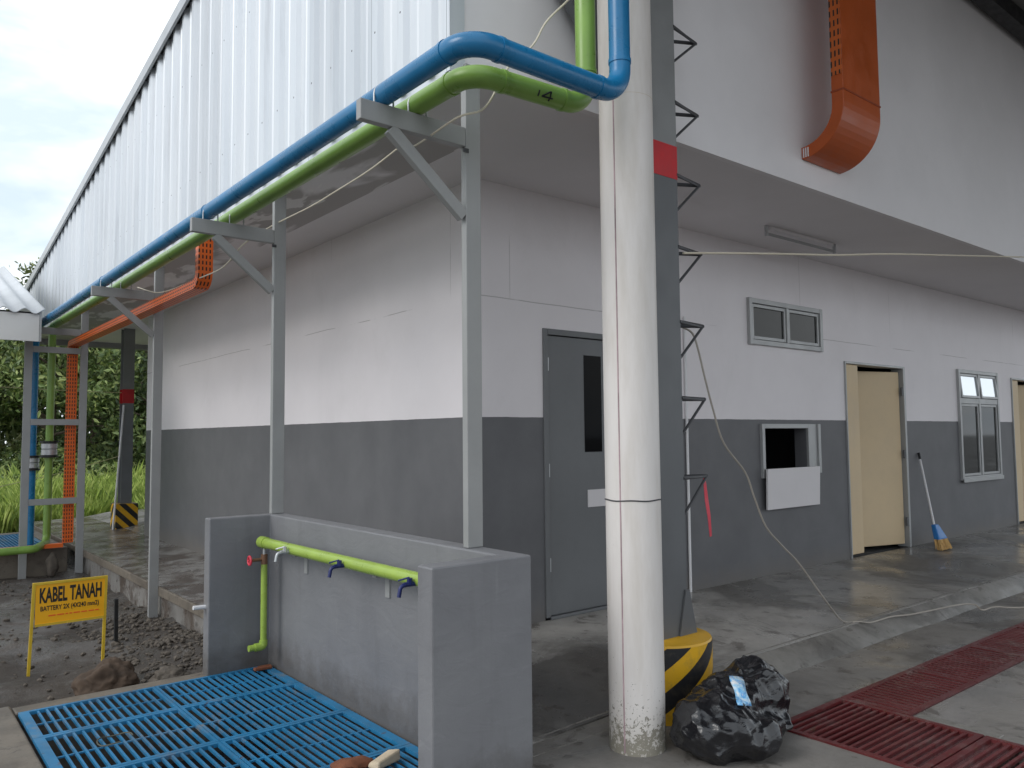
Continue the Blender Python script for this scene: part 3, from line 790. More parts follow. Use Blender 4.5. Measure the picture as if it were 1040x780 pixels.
mb = MB(); mb.tube([(MX,.765,.585),(MX,.765,.52)], .022, 14); mb.tube([(MX,.765,.552),(MX-.10,.765,.552)], .011, 10)
vv = mb.build('gate_valve', 'brass', man, smooth=True)
mb = MB()
for k_ in range(20): pass
ring = [(MX-.10, .765+.028*math.cos(a*math.pi/8), .552+.028*math.sin(a*math.pi/8)) for a in range(17)]
mb.tube(ring, .007, 8); mb.bar((MX-.10,.737,.552),(MX-.10,.793,.552),.006,.01); mb.bar((MX-.10,.765,.524),(MX-.10,.765,.58),.006,.01,(0,1,0))
mb.build('handwheel', 'pink', vv, smooth=True)
MB().tube(fillet([(MX,.765,.53),(MX,.765,-.02),(MX-.10,.765,-.02)], .025, 6), .021, 16).build('drain_pipe', 'lime', man, smooth=True)
mb = MB(); mb.tube(fillet([(MX,.765,.02),(MX,.765,-.02),(MX-.06,.765,-.02)], .026, 6), .027, 16)
mb.build('elbow', 'lime', man, smooth=True)

# ------------------------------------------------------------------ pipe support posts
PX = -1.04
def support(y, zbot, zarm, label, ztop_=3.185):
    t = thing('support_post', label, 'post', (PX, y, zbot), 'grey pipe support posts along the eave')
    mb = MB(); mb.box(PX-.045, PX+.045, y-.021, y+.021, zbot, HS-.003)
    mb.build('upright', 'post', t, bevel=.004)
    MB().box(-1.66, PX-.046, y-.021, y+.021, zarm-.095, zarm).build('arm', 'post', t, bevel=.004)
    MB().bar((-1.50, y, zarm-.10), (PX-.05, y, zarm-.44), .038, .06, (0,0,1)).build('brace', 'post', t, bevel=.003)
    mb = MB(); mb.box(PX-.062, PX-.030, y-.026, y-.0215, zarm-.125, zarm-.105); mb.build('bolt', 'rungsteel', t)
    for px in (-1.53, -1.35):
        u = [(px-.05, y, zarm-.02), (px-.05, y, zarm+.045)]+[(px-.05*math.cos(a*math.pi/8), y, zarm+.045+.05*math.sin(a*math.pi/8)) for a in range(1,8)]+[(px+.05, y, zarm+.045),(px+.05, y, zarm-.02)]
        MB().tube(u, .0045, 8).build('pipe_clamp', 'tin', t, smooth=True)
    return t
support(-1.37, .831, 2.87, 'tall grey steel post on the near end of the wash bay wall')
support(.975, .831, 2.85, 'grey steel post on the far end of the wash bay wall')
support(4.0, -.42, 2.85, 'grey steel post rising from the dirt at the porch edge')
# the riser frame at the far end
t = thing('pipe_rack', 'grey ladder shaped rack in front of the blue, green and orange risers', 'pipe rack', (-1.36, 7.5, -.4))
for x in (PX, -1.69):
    MB().box(x-.045, x+.045, 7.479, 7.521, -.45, HS-.003 if x == PX else 2.76).build('upright', 'post', t, bevel=.004)
for z, x0 in ((2.80,-1.70),(2.555,-1.644),(1.60,-1.644),(.56,-1.644)):
    MB().box(x0, PX-.046, 7.482, 7.518, z-.04, z+.04 if z < 2.7 else z+.05).build('rung', 'post', t, bevel=.003)

# ------------------------------------------------------------------ pipes
PR = .049
def collar(mb, a, d, ln=.012, r=PR+.0045):
    a = Vector(a); d = Vector(d).normalized(); mb.tube([a-d*ln/2, a+d*ln/2], r, 24)
wp = thing('blue_pipe', 'thick blue water pipe running along the eave and rising beside the white pillar', 'pipe', (-1.53, 8.1, 0))
ZP = 2.921
path = fillet([(-1.53,8.10,-.2),(-1.53,8.10,ZP),(-1.53,-2.03,ZP),(-.668,-2.03,ZP),(-.668,-2.03,5.85)], .12, 10)
MB().tube(path, PR, 28).build('pipe', 'blue', wp, smooth=True)
for a, d in (((-1.53,-1.88,ZP),(0,1,0)),((-1.38,-2.03,ZP),(1,0,0)),((-.818,-2.03,ZP),(1,0,0)),((-.668,-2.03,ZP+.16),(0,0,1)),((-1.53,1.02,ZP),(0,1,0)),((-1.53,4.06,ZP),(0,1,0))):
    mb = MB(); collar(mb, a, d, .02, PR+.0035); mb.build('coupling', 'blue', wp, smooth=True)
for za in (.955, 1.135): MB().lathe([(.105,za),(.105,za+.022)],(-1.53,8.10),24).build('flange', 'black', wp, smooth=True)
MB().lathe([(.075,.978),(.09,.99),(.09,1.05),(.078,1.06),(.09,1.07),(.09,1.12),(.075,1.134)],(-1.53,8.10),24).build('expansion_joint', 'tin', wp, smooth=True)
gp = thing('green_pipe', 'green water pipe running below the blue pipe under the eave', 'pipe', (-1.36, 7.9, 0))
path = fillet([(-3.4,7.25,-.035),(-1.58,7.30,-.015),(-1.36,7.90,-.012),(-1.36,7.90,ZP),(-1.35,4.0,ZP),(-1.35,-1.80,ZP),(-.70,-1.84,ZP),(-.70,-1.84,5.85)], .12, 10)
MB().tube(path, PR, 28).build('pipe', 'green', gp, smooth=True)
for a, d in (((-1.35,-1.65,ZP),(0,1,0)),((-1.19,-1.81,ZP),(1,-.06,0)),((-.85,-1.831,ZP),(1,-.06,0)),((-.70,-1.84,ZP+.17),(0,0,1))):
    mb = MB(); collar(mb, a, d, .02, PR+.0035); mb.build('coupling', 'green', gp, smooth=True)
mb = MB()   # black pen marks on the underside
def mark(x0, a0, x1, a1):
    pts = []
    for i in range(5):
        f = i/4; x = x0+(x1-x0)*f; a = R(a0+(a1-a0)*f); y = -1.80-.04*(x+1.35)/.65
        pts.append((x, y-math.cos(a)*(PR+.001), ZP+math.sin(a)*(PR+.001)))
    mb.tube(pts, .004, 6)
mark(-1.02, -45, -1.02, -15); mark(-.955, -55, -.955, -5); mark(-1.0, -40, -.94, -38); mark(-1.0, -40, -.96, -8)
mb.build('pen_mark', 'black', gp)
for za in (1.13, 1.33): MB().lathe([(.115,za),(.115,za+.022)],(-1.36,7.90),24).build('flange', 'black', gp, smooth=True)
MB().lathe([(.08,1.153),(.098,1.165),(.098,1.235),(.084,1.243),(.098,1.252),(.098,1.315),(.08,1.329)],(-1.36,7.90),24).build('expansion_joint', 'tin', gp, smooth=True)

# orange cable tray under the eave
ct = thing('cable_tray', 'slotted orange cable tray dropping from the soffit and bending down the far pipe rack', 'cable tray', (-1.17, 7.6, 0))
TX = -1.148
path = fillet([(TX,2.28,HS-.054),(TX,2.28,2.665),(TX-.012,7.62,2.66),(TX-.012,7.62,.0)], .10, 8)
MB().sweep(path, .12, .08, (1,0,0)).build('tray', 'slot', ct)
MB().sweep([(TX-.075,7.60,-.025),(-3.6,7.60,-.045)], .10, .05, (0,1,0)).build('tray', 'orange_in', ct)

# big orange cable duct on the fascia
dt = thing('cable_duct', 'large orange cable duct bending into the upper white fascia', 'cable duct', (2.27, EY, 3.4))
DX, DY = 2.27, -1.655
path = [(DX,DY,5.80),(DX,DY,5.0),(DX,DY,4.3),(DX,DY,3.86),(DX,DY,3.72)]
for k_ in range(1, 13):
    a = k_/12*math.pi/2; path.append((DX, DY+.295*(1-math.cos(a)), 3.72-.295*math.sin(a)))
path[-1] = (DX, EY-.002, path[-1][2])
MB().sweep(path, .54, .09, (1,0,0)).build('duct', 'orange', dt, bevel=.004)
MB().sweep([(DX-.2725,DY,5.75),(DX-.2725,DY,4.6),(DX-.2725,DY,3.92)], .004, .082, (1,0,0)).build('slotted_side', 'slotbig', dt)
mb = MB(); mb.box(DX-.274, DX+.274, DY-.049, DY+.049, 3.80, 3.812); mb.build('joint_strip', paint('duct_joint', (.30, .05, .01), .5, .1), dt)
for k_ in range(3): MB().box(DX-.276, DX-.2705, EY-.06+k_*.018, EY-.052+k_*.018, 3.39, 3.46).build('end_slot', 'conduit', dt)

# ------------------------------------------------------------------ columns
wpil = thing('white_pillar', 'thick white plastic drainpipe pillar with a splashed dirty base and a wire tied round it', 'pillar', (-.35, -1.77, -.15))
MB().tube([(-.35,-1.77,-.152),(-.35,-1.77,1),(-.35,-1.77,2.9),(-.35,-1.77,5.85)], .136, 48).build('shaft', 'pillar', wpil, smooth=True)
mb = MB(); mb.tube([(-.35+.1375*math.cos(a*math.pi/24), -1.77+.1375*math.sin(a*math.pi/24), 1.043+.002*math.sin(a*.7)) for a in range(49)], .0035, 6)
mb.build('wire_tie', 'rungsteel', wpil, smooth=True)
a = math.atan2(-.50, -.86)
mb = MB(); a = R(196)
mb.box(-.35+.1365*math.cos(a)-.002, -.35+.1365*math.cos(a)+.002, -1.77+.1365*math.sin(a)-.003, -1.77+.1365*math.sin(a)+.003, -.14, 5.8)
mb.build('seam', paint('purple_seam', (.46, .33, .35), .5, .5, 3), wpil)
mb = MB(); mb.tube([(-.35,-1.77,3.055),(-.35,-1.77,3.0565)], .1364, 48); mb.build('joint_line', 'card', wpil)

sc_ = thing('steel_column', 'dark grey steel column with climbing rungs and a red band behind the white pillar', 'column', (.16, -1.5, -.15))
CX, CY = .16, -1.5
def hsec(cx, cy, w2=.10, d2=.10, tf=.012, tw=.009):
    return [(cx-w2,cy-d2),(cx+w2,cy-d2),(cx+w2,cy-d2+tf),(cx+tw/2,cy-d2+tf),(cx+tw/2,cy+d2-tf),(cx+w2,cy+d2-tf),(cx+w2,cy+d2),(cx-w2,cy+d2),(cx-w2,cy+d2-tf),(cx-tw/2,cy+d2-tf),(cx-tw/2,cy-d2+tf),(cx-w2,cy-d2+tf)]
m_up = paint('grey_steel_upper', (.25, .255, .255), .4, .1, 4, .08, .03)
MB().prism(hsec(CX,CY), .2, 2.82).build('shaft', 'darksteel', sc_)
MB().prism(hsec(CX,CY), 3.015, 5.85).build('upper_shaft', m_up, sc_)
MB().prism(hsec(CX,CY,.1015,.1015), 2.821, 3.014).build('red_band', 'red', sc_)
mb = MB(); mb.hexa([(CX+.02,CY-.1125,.25),(CX+.17,CY-.1125,.25),(CX+.17,CY-.1015,.25),(CX+.02,CY-.1015,.25)],[(CX+.08,CY-.1125,.50),(CX+.11,CY-.1125,.50),(CX+.11,CY-.1015,.50),(CX+.08,CY-.1015,.50)]); mb.build('gusset', 'darksteel', sc_)
for z in (1.115, 1.566, 2.0, 2.433, 2.852, 3.282, 3.733, 4.15):
    mb = MB(); tip = (CX+.37, CY-.05, z)
    mb.tube([(CX+.095,CY-.095,z),tip,(CX+.095,CY+.095,z)], .0115, 8)
    mb.tube([tip,(CX+.10,CY-.09,z-.21)], .008, 8)
    mb.build('rung', 'rungsteel', sc_, smooth=True)
BR = .272
M['stripe_round'] = stripemat('yellow_black_round', -1.05, (CX, CY, BR), .108)
sb = MB().lathe([(BR,-.152),(BR,.243)], (CX,CY), 56).build('striped_base', 'stripe_round', sc_, smooth=True)
MB().lathe([(BR-.001,.2435),(BR-.006,.254),(BR-.02,.257)], (CX,CY), 56).build('base_cap', 'yellow', sb, smooth=True)
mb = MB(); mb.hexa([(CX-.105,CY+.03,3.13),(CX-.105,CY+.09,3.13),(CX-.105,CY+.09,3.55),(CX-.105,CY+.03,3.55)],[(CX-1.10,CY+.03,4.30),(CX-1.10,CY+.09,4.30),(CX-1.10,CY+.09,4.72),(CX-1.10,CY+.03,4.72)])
mb.build('shade_plate', 'darksteel', sc_)  # made-up dark plate, stands in for soft shade on the fascia

fc = thing('steel_column', 'far dark grey steel column with a red band on a striped block at the end of the side porch', 'column', (.05, 9.8, -.1))
FX, FY = .05, 9.8
m_far = paint('far_column_paint', (.19, .20, .21), .42, .1, 4)
MB().prism(hsec(FX,FY,.085,.10), .30, 1.96).build('shaft', m_far, fc)
MB().prism(hsec(FX,FY,.087,.102), 1.961, 2.19).build('red_band', 'red', fc)
MB().prism(hsec(FX,FY,.085,.10), 2.191, HS-.003).build('upper_shaft', m_up, fc)
M['stripe_box'] = stripemat('yellow_black_block', 1.0, None, .105)
MB().box(FX-.17, FX+.17, FY-.17, FY+.17, -.13, .32).build('striped_base', 'stripe_box', fc, bevel=.01)
tag(MB().tube([(-.16,9.62,-.10),(-.02,9.68,1.93)], .016, 10).build('white_pole', 'conduit', smooth=True), 'thin white pole leaning on the far steel column', 'pole')

tag(MB().tube([(2.285,-.013,-.0),(2.285,-.013,2.4)], .0125, 12).build('conduit_pipe', 'conduit', smooth=True), 'thin white vertical conduit on the grey wall behind the rungs', 'conduit')

# red ribbon tied to the lowest rung
mb = MB(); pts = [(.50,-1.55,1.115),(.505,-1.555,1.07),(.52,-1.552,.98),(.535,-1.556,.88),(.555,-1.55,.76)]
for i, (x,y,z) in enumerate(pts):
    wd = (.006,.014,.018,.016,.012)[i]; mb.v += [(x-wd,y,z),(x+wd,y+.004,z+.004)]
for i in range(len(pts)-1): mb.f.append((2*i,2*i+1,2*i+3,2*i+2))
o = mb.build('ribbon', 'pink', fixn=False); o.modifiers.new('thick','SOLIDIFY').thickness = .002
tag(o, 'red plastic ribbon hanging from the lowest rung', 'ribbon')

# ------------------------------------------------------------------ cables
def cable(name, pts, r, label, m='cable', n=6):
    return tag(MB().tube(spline(pts, n), r, 8).build(name, m, smooth=True), label, 'cable')
cable('cable', [(.30,-1.60,2.40),(.79,-1.6,2.467),(1.382,-1.6,2.544),(2.014,-1.6,2.624),(2.832,-1.6,2.744),(4.014,-1.6,2.895),(5.658,-1.6,3.104),(8.2,-1.6,3.43)], .007, 'cream cable strung straight from a column rung across to the right edge')
hang = [(.45,-1.46,2.00),(.556,-1.45,1.97),(.608,-1.45,1.875),(.659,-1.45,1.727),(.738,-1.45,1.517),(.839,-1.45,1.304),(1.057,-1.45,1.113),(1.146,-1.45,.952),(1.268,-1.45,.754),(1.454,-1.45,.609),(1.648,-1.45,.472),(1.983,-1.45,.169)]
fl = [(2.35,-1.36,-.03),(2.465,-1.42,-.04),(2.596,-1.451,-.06),(2.864,-1.471,-.055),(3.076,-1.524,-.06),(3.397,-1.572,-.06),(3.736,-1.623,-.06),(3.865,-1.687,-.07),(3.80,-1.77,-.09),(3.984,-1.80,-.085),(4.204,-1.936,-.10),(5.2,-2.3,-.138)]
cable('cable', hang+fl, .0062, 'pale cable sagging from a column rung to the porch floor and trailing right', 'cord', n=5)
cable('cable', [(-.55,-1.7,3.67),(-.676,-1.7,3.521),(-.823,-1.7,3.361),(-.913,-1.7,3.215),(-1.071,-1.7,3.054),(-1.198,-1.7,2.84),(-1.30,-1.62,2.79),(-1.25,-1.2,2.80),(-1.08,-.80,2.945),(-1.0,-.619,3.013),(-1.0,-.276,2.974),(-1.0,.18,2.953),(-1.0,.548,2.941),(-1.07,1.05,2.90),(-1.18,1.3,2.80),(-1.19,1.47,2.74),(-1.19,1.768,2.692),(-1.19,2.264,2.70),(-1.19,2.657,2.711),(-1.19,3.088,2.722),(-1.19,3.565,2.77),(-1.17,4.289,2.931)], .005, 'thin pale cable looping under the eave from the fascia to the orange tray')

# ------------------------------------------------------------------ small things at the wall
lp = thing('fluorescent_fitting', 'slim fluorescent batten fixed under the porch soffit', 'light fitting', (3.39, -.52, 3.15))
MB().box(2.86, 3.92, -.54, -.50, 3.165, 3.198).build('batten', 'flap', lp, bevel=.004)
MB().tube([(2.82,-.52,3.125),(3.96,-.52,3.125)], .013, 12).build('tube', paint('tube_white', (.3, .3, .3), .4, .05), lp, smooth=True)
for x in (2.815, 3.965): MB().box(x-.009, x+.009, -.535, -.505, 3.105, 3.197).build('tube_holder', 'tin', lp, bevel=.004)

bm_ = thing('broom', 'blue and straw broom leaning on the grey wall beside the open beige door', 'broom', (6.47, -.33, 0))
MB().tube([(6.72,-.016,1.09),(6.475,-.275,.22)], .0125, 12).build('handle', 'conduit', bm_, smooth=True)
MB().tube([(6.722,-.014,1.105),(6.70,-.037,1.03)], .0155, 12).build('handle_grip', 'black', bm_, smooth=True)
MB().hexa([(6.36,-.37,.115),(6.59,-.37,.115),(6.59,-.30,.115),(6.36,-.30,.115)],[(6.415,-.30,.28),(6.52,-.30,.28),(6.52,-.25,.28),(6.415,-.25,.28)]).build('broom_head', 'broomblue', bm_, bevel=.014)
mb = MB(); random.seed(3)
for i in range(200):
    u = random.random(); v = random.random()
    x = 6.366+.218*u; y = -.365+.06*v; x2 = x+(u-.5)*.07+.012; y2 = y-.03+random.uniform(-.012,.012)
    mb.bar((x,y,.118), (x2,y2,-.004+random.random()*.012), .0065, .0065)
mb.build('bristles', 'straw', bm_)

# ------------------------------------------------------------------ red gratings
RZ = -.142
grating(.375,1.045,-2.80,-2.046,RZ,'redgrate','red slatted grating beside the black bin bag, at the corner of the trench','grating','red gratings over the drive trench','x',.043,.032,.015)
grating(.375,1.045,-3.58,-2.81,RZ,'redgrate','red slatted grating cut by the bottom edge of the photo','grating','red gratings over the drive trench','x',.043,.032,.015)
rl = ['red slatted grating at the near end of the strip that runs right, reddest and muddiest', 'red slatted grating second along the strip that runs right', 'red slatted grating third along the strip, at the right edge of the photo', 'red slatted grating farthest along the strip that runs right']
for i in range(4):
    grating(1.055+i*.87,1.055+i*.87+.862,-2.436,-2.046,RZ,'redgrate',rl[i],'grating','red gratings over the drive trench','y',.05,.035,.024)

# ------------------------------------------------------------------ bin bag
def bag_mesh():
    mb = MB()
    for c, rad in (((-.165,-2.075,-.02),(.205,.205,.165)),((.21,-2.02,.0),(.185,.17,.18)),((.03,-2.04,.04),(.20,.15,.12)),((-.03,-2.17,-.065),(.24,.16,.105)),((.16,-2.14,-.08),(.20,.13,.09)),((.33,-2.0,.0),(.13,.15,.15)),((.27,-2.0,.10),(.11,.10,.09))):
        bm = bmesh.new(); bmesh.ops.create_icosphere(bm, subdivisions=4, radius=1)
        bm.verts.ensure_lookup_table()
        mb.add([(v.co.x*rad[0]+c[0], v.co.y*rad[1]+c[1], v.co.z*rad[2]+c[2]) for v in bm.verts], [[v.index for v in f.verts] for f in bm.faces]); bm.free()
    tmp = mb.build('tmp_bag', 'bag')
    rm = tmp.modifiers.new('r', 'REMESH'); rm.mode = 'VOXEL'; rm.voxel_size = .0075
    sm = tmp.modifiers.new('s', 'SMOOTH'); sm.iterations = 25; sm.factor = .5
    dg = bpy.context.evaluated_depsgraph_get(); me = bpy.data.meshes.new_from_object(tmp.evaluated_get(dg))
    bpy.data.objects.remove(tmp)
    K = Vector((.17,-2.04,.30)); K2 = Vector((-.10,-2.10,.26))
    def ridge(q, w=2.0): return (1-min(1, abs(noise.noise(q))*w))
    def facets(q, amp):
        ds, ps = noise.voronoi(q)
        return -max(amp*((noise.cell_vector(P*91.7)-Vector((.5,.5,.5))).dot(q-P)-.9*dd*dd) for dd, P in zip(ds, ps))
    norms = [v.normal.copy() for v in me.vertices]; cos_ = [v.co.copy() for v in me.vertices]
    for v, nn, p in zip(me.vertices, norms, cos_):
        o_ = p*3+Vector((11,13,17)); w_ = Vector((noise.noise(o_), noise.noise(o_+Vector((9,0,0))), noise.noise(o_+Vector((0,7,0)))))*.07
        q = p+w_+Vector((7,9,5)); h = .050*noise.noise(q*3.4)
        kn = K if (p-K).length < (p-K2).length else K2
        d = p+w_-kn; ang = math.atan2(d.y, d.x); r_ = d.length; rad = math.hypot(d.x, d.y)
        h += .022*min(1, rad/.07)*math.exp(-r_/.30)*(ridge(Vector((math.cos(ang)*1.7+5, math.sin(ang)*1.7+5, r_*1.3+3)))-.5)
        h += facets(Vector((q.x*8, q.y*8, q.z*6.5)), .048)-.014
        h += facets(Vector((q.x*17+q.z*5, q.y*17, q.z*14)), .022)-.006
        p = p+nn*h
        if p.z < -.147: p.z = -.147
        v.co = p
    bm = bmesh.new(); bm.from_mesh(me)
    bmesh.ops.smooth_vert(bm, verts=bm.verts, factor=.5, use_axis_x=True, use_axis_y=True, use_axis_z=True)
    bm.to_mesh(me); bm.free()
    out = MB(); out.add([v.co for v in me.vertices], [list(f.vertices) for f in me.polygons]); bpy.data.meshes.remove(me)
    return out
from mathutils.bvhtree import BVHTree
bagm = bag_mesh(); BT = BVHTree.FromPolygons([Vector(v) for v in bagm.v], bagm.f)
tag(bagm.build('bin_bag', 'bag', smooth=True, angle=75), 'shiny black plastic bin bag slumped at the foot of the white pillar', 'bin bag')
mb = MB(); random.seed(5)
P0 = Vector((-.570,-2.5,.398)); P1 = Vector((-.503,-2.5,.248)); dv = Vector((.779,.555,-.29)).normalized(); sdv = Vector((.56,-.83,0))
for i in range(9):
    f = i/8; c = P0.lerp(P1, f); wv = .030+.003*math.sin(f*9)
    for q in (-1, -.33, .33, 1):
        b0 = c+sdv*q*wv; hit, nrm, ix, dd = BT.ray_cast(b0, dv, 3)
        if hit is None: hit, nrm = b0+dv*.55, -dv
        mb.v.append(tuple(hit-dv*(.006+.004*random.random())))
for i in range(8):
    for k_ in range(3): mb.f.append((i*4+k_, i*4+k_+1, i*4+k_+5, i*4+k_+4))
o = mb.build('snack_sachet', 'sachet', smooth=True, angle=60, fixn=False); o.modifiers.new('thick','SOLIDIFY').thickness = .003
tag(o, 'small blue and white printed sachet lying on the black bin bag', 'wrapper')

# ------------------------------------------------------------------ sign
sg = thing('warning_sign', 'yellow warning board lettered KABEL TANAH on two yellow legs in the dirt', 'sign', (-2.02, 2.62, -.4))
SX0, SX1, SY, SZ0, SZ1 = -2.285, -1.765, 2.60, -.055, .275
MB().box(SX0+.02, SX1-.02, SY-.004, SY+.004, SZ0+.016, SZ1-.016).build('board', 'signyellow', sg)
for za in (SZ1-.018, SZ0): MB().box(SX0+.021, SX1-.021, SY-.011, SY+.011, za, za+.018).build('frame_rail', 'signframe', sg)
for x, dx in ((SX0+.01, -.02), (SX1-.01, -.008)):
    MB().bar((x+dx, SY+.02, -.45), (x, SY, SZ1), .020, .022, (0,1,0)).build('leg', 'signframe', sg)
def text(body, x, z, size, m, parent, width=None, y=SY-.0055, off=0, extr=.0008):
    cu = bpy.data.curves.new('lettering', 'FONT'); cu.body = body; cu.size = size; cu.extrude = extr; cu.offset = off
    tmp = bpy.data.objects.new('tmp', cu); COL.objects.link(tmp)
    dg = bpy.context.evaluated_depsgraph_get(); me = bpy.data.meshes.new_from_object(tmp.evaluated_get(dg))
    bpy.data.objects.remove(tmp)
    xs_ = [v.co.x for v in me.vertices]; x0, x1 = min(xs_), max(xs_); s = width/(x1-x0) if width else 1
    off_ = origin(parent)
    for v in me.vertices:
        v.co = Vector((x+(v.co.x-x0)*s, y-v.co.z, z+v.co.y))-off_
    me.materials.clear(); me.materials.append(M[m])
    o = bpy.data.objects.new('lettering', me); COL.objects.link(o); o.parent = parent
    return o
text('KABEL TANAH', SX0+.048, .122, .155, 'black', sg, .43, off=.0046)
text('BATTERY 2X (4X240 mm2)', SX0+.055, .058, .050, 'black', sg, .405, off=.0010)
mb = MB(); random.seed(2); x = SX0+.11
while x < SX1-.05:
    wv = random.uniform(.015,.05); mb.box(x, min(x+wv, SX1-.045), SY-.0062, SY-.0042, .012, .022); x += wv+.010
mb.build('red_print', 'redline', sg)

tag(MB().bar((-1.60,3.0,-.45),(-1.605,3.0,.01),.03,.03,(0,1,0)).build('stake', 'black', bevel=.004), 'short black stake in the dirt right of the yellow sign', 'stake')

# rocks, rubble and litter
def rock(c, r, seed, sub=4):
    bm = bmesh.new(); bmesh.ops.create_icosphere(bm, subdivisions=sub, radius=1)
    for v in bm.verts:
        d = v.co.copy(); f = 1+.32*noise.noise(d*1.3+Vector((seed,0,0)))+.16*noise.noise(d*3+Vector((seed,2,0)))+.07*noise.noise(d*8)+.03*noise.noise(d*19)
        v.co = Vector((d.x*r[0], d.y*r[1], d.z*r[2]))*f+Vector(c)
    mb = MB(); mb.add([v.co for v in bm.verts], [[v.index for v in f.verts] for f in bm.faces]); bm.free(); return mb
tag(rock((-1.93,1.72,-.36),(.20,.17,.17),3.3,5).build('earth_lump','soil',smooth=True,angle=50), 'large brown lump of earth between the yellow sign and the blue gratings', 'earth lump')
tag(rock((-1.58,1.55,-.35),(.13,.11,.09),8.3,5).build('earth_lump','stone',smooth=True,angle=50), 'smaller grey lump of rubble right of the big brown earth lump', 'rubble lump')
tag(rock((-1.70,5.2,-.30),(.16,.14,.14),5.3,4).build('rock','black',smooth=True,angle=50), 'dark rock at the foot of the pipe rack behind the yellow sign', 'rock')
mb = MB(); random.seed(11)
protos = [rock((0,0,0),(1,1,1),k_*3.7,1) for k_ in range(14)]
for i in range(1700):
    x = random.uniform(-3.6,-1.0); y = random.uniform(1.25,7.3)
    if random.random() < .6: x = random.uniform(-1.75,-1.0); y = random.uniform(1.2,4.2)
    sc0 = random.choice((.006,.008,.010,.014,.018,.026)); q = random.choice(protos); a = random.random()*6.28
    sx, sy, sz = sc0*random.uniform(.8,1.5), sc0, sc0*random.uniform(.5,.9); zz = gz(x,y)+sc0*.3; ca, sa = math.cos(a), math.sin(a)
    mb.add([(x+px*sx*ca-py*sy*sa, y+px*sx*sa+py*sy*ca, zz+pz_*sz) for px,py,pz_ in q.v], q.f)
o = mb.build('rubble', 'stone'); o['kind'] = 'stuff'; o['label'] = 'loose gravel and broken rubble scattered on the dirt'; o['category'] = 'rubble'
mb = MB(); mb.box(-1.25,-1.13,.80,.84,-.188,-.168); mb.box(-1.21,-1.12,.835,.87,-.188,-.172)
tag(mb.build('wood_scrap','wood',bevel=.006), 'rusty brown scrap of wood in the far corner of the blue gratings', 'scrap')
mb = MB(); random.seed(9)
mb.hexa([(-1.42,-1.13,-.186),(-1.27,-1.09,-.186),(-1.30,-1.02,-.186),(-1.44,-1.06,-.186)],[(-1.41,-1.12,-.15),(-1.27,-1.085,-.13),(-1.30,-1.02,-.145),(-1.43,-1.06,-.165)])
tag(mb.build('crumpled_card','card',bevel=.01), 'crumpled cream card box on the blue grating at the near end of the bay', 'card box')
tag(rock((-1.49,-1.01,-.175),(.10,.06,.03),21,3).build('dry_leaf','wood',smooth=True), 'curled brown leaf scrap beside the crumpled card on the grating', 'leaf')
ring = [(-2.26+.085*math.cos(a), .10+.075*math.sin(a), -.183+.006*math.sin(3*a)) for a in [i*.3 for i in range(17)]]
tag(MB().tube(ring, .0035, 6).build('wire_loop', 'wire', smooth=True), 'thin loop of wire lying on the left blue gratings', 'wire')
tag(MB().tube([(-1.52,.99,.245),(-1.60,.985,.25)], .014, 10).build('pipe_stub', 'conduit', smooth=True), 'short white pipe stub poking from the far end of the wash bay wall', 'pipe stub')

# ------------------------------------------------------------------ far trough beyond the pipe rack
mb = MB(); mb.box(-4.2,-1.14,7.70,7.84,-.5,-.07); mb.box(-1.28,-1.14,7.842,10.2,-.5,-.07); mb.box(-4.2,-1.285,10.0,10.2,-.5,-.07)
tag(mb.build('trough_wall','kerb',bevel=.01), 'low concrete trough wall behind the pipe rack', 'low wall')
tag(rock((-1.36,7.45,-.25),(.07,.06,.15),13,3).build('broken_concrete','stone',smooth=True,angle=40), 'broken lump of pale concrete under the green pipe elbow', 'rubble lump')
mb = MB(); z = -.075
mb.box(-4.1,-1.30,7.85,7.90,z-.03,z); mb.box(-4.1,-1.30,9.93,9.98,z-.03,z); mb.box(-1.35,-1.30,7.901,9.929,z-.03,z); mb.box(-4.1,-4.05,7.901,9.929,z-.03,z)
for i in range(60):
    x = -4.05+i*.045
    if x < -1.36: mb.box(x,x+.014,7.9,9.93,z-.028,z-.003)
for i in range(45):
    y = 7.93+i*.045; mb.box(-4.06,-1.34,y,y+.008,z-.028,z-.006)
tag(mb.build('grating_panel','grate'), 'far blue mesh grating behind the pipe rack at the left edge', 'grating')

# ------------------------------------------------------------------ neighbouring shed eave
sh = thing('shed', 'open shed with a white fascia and corrugated roof at the left edge', 'shed', (-3.6, 9, -.4))
def rz(y): return 3.0+.307*(y-7.0)
mb = MB(); prof = frange(-6.4, -1.60, .0242); P0 = len(prof)
for x in prof:
    c = .03*math.cos((x+1.6)*2*math.pi/.22)
    mb.v += [(x, 6.93, rz(6.93)+c), (x, 11, rz(11)+c)]
for i in range(P0-1): mb.f.append((2*i, 2*i+2, 2*i+3, 2*i+1))
o = mb.build('roof', paint('fibre_roof', (.62, .64, .66), .6, .08, 3), sh, smooth=True, angle=60); o.modifiers.new('thick','SOLIDIFY').thickness = .012
MB().box(-6.4, -1.655, 6.975, 7.0, 2.60, 2.945).build('fascia', 'white', sh)
MB().box(-6.4, -1.66, 7.004, 7.03, 2.70, 2.97).build('eave_gap_shade', 'black', sh)  # black strip, paints the shade in the gap below the corrugations
MB().hexa([(-1.652,6.975,2.60),(-1.628,6.975,2.60),(-1.628,10.9,3.75),(-1.652,10.9,3.75)],[(-1.652,6.975,2.965),(-1.628,6.975,2.965),(-1.628,10.9,4.14),(-1.652,10.9,4.14)]).build('barge_board', 'alu', sh)
for x, y in ((-3.4,7.05),(-6.2,7.05),(-3.4,10.8),(-6.2,10.8)): MB().box(x-.05,x+.05,y-.05,y+.05,-.45,rz(y)-.05).build('post', 'post', sh)

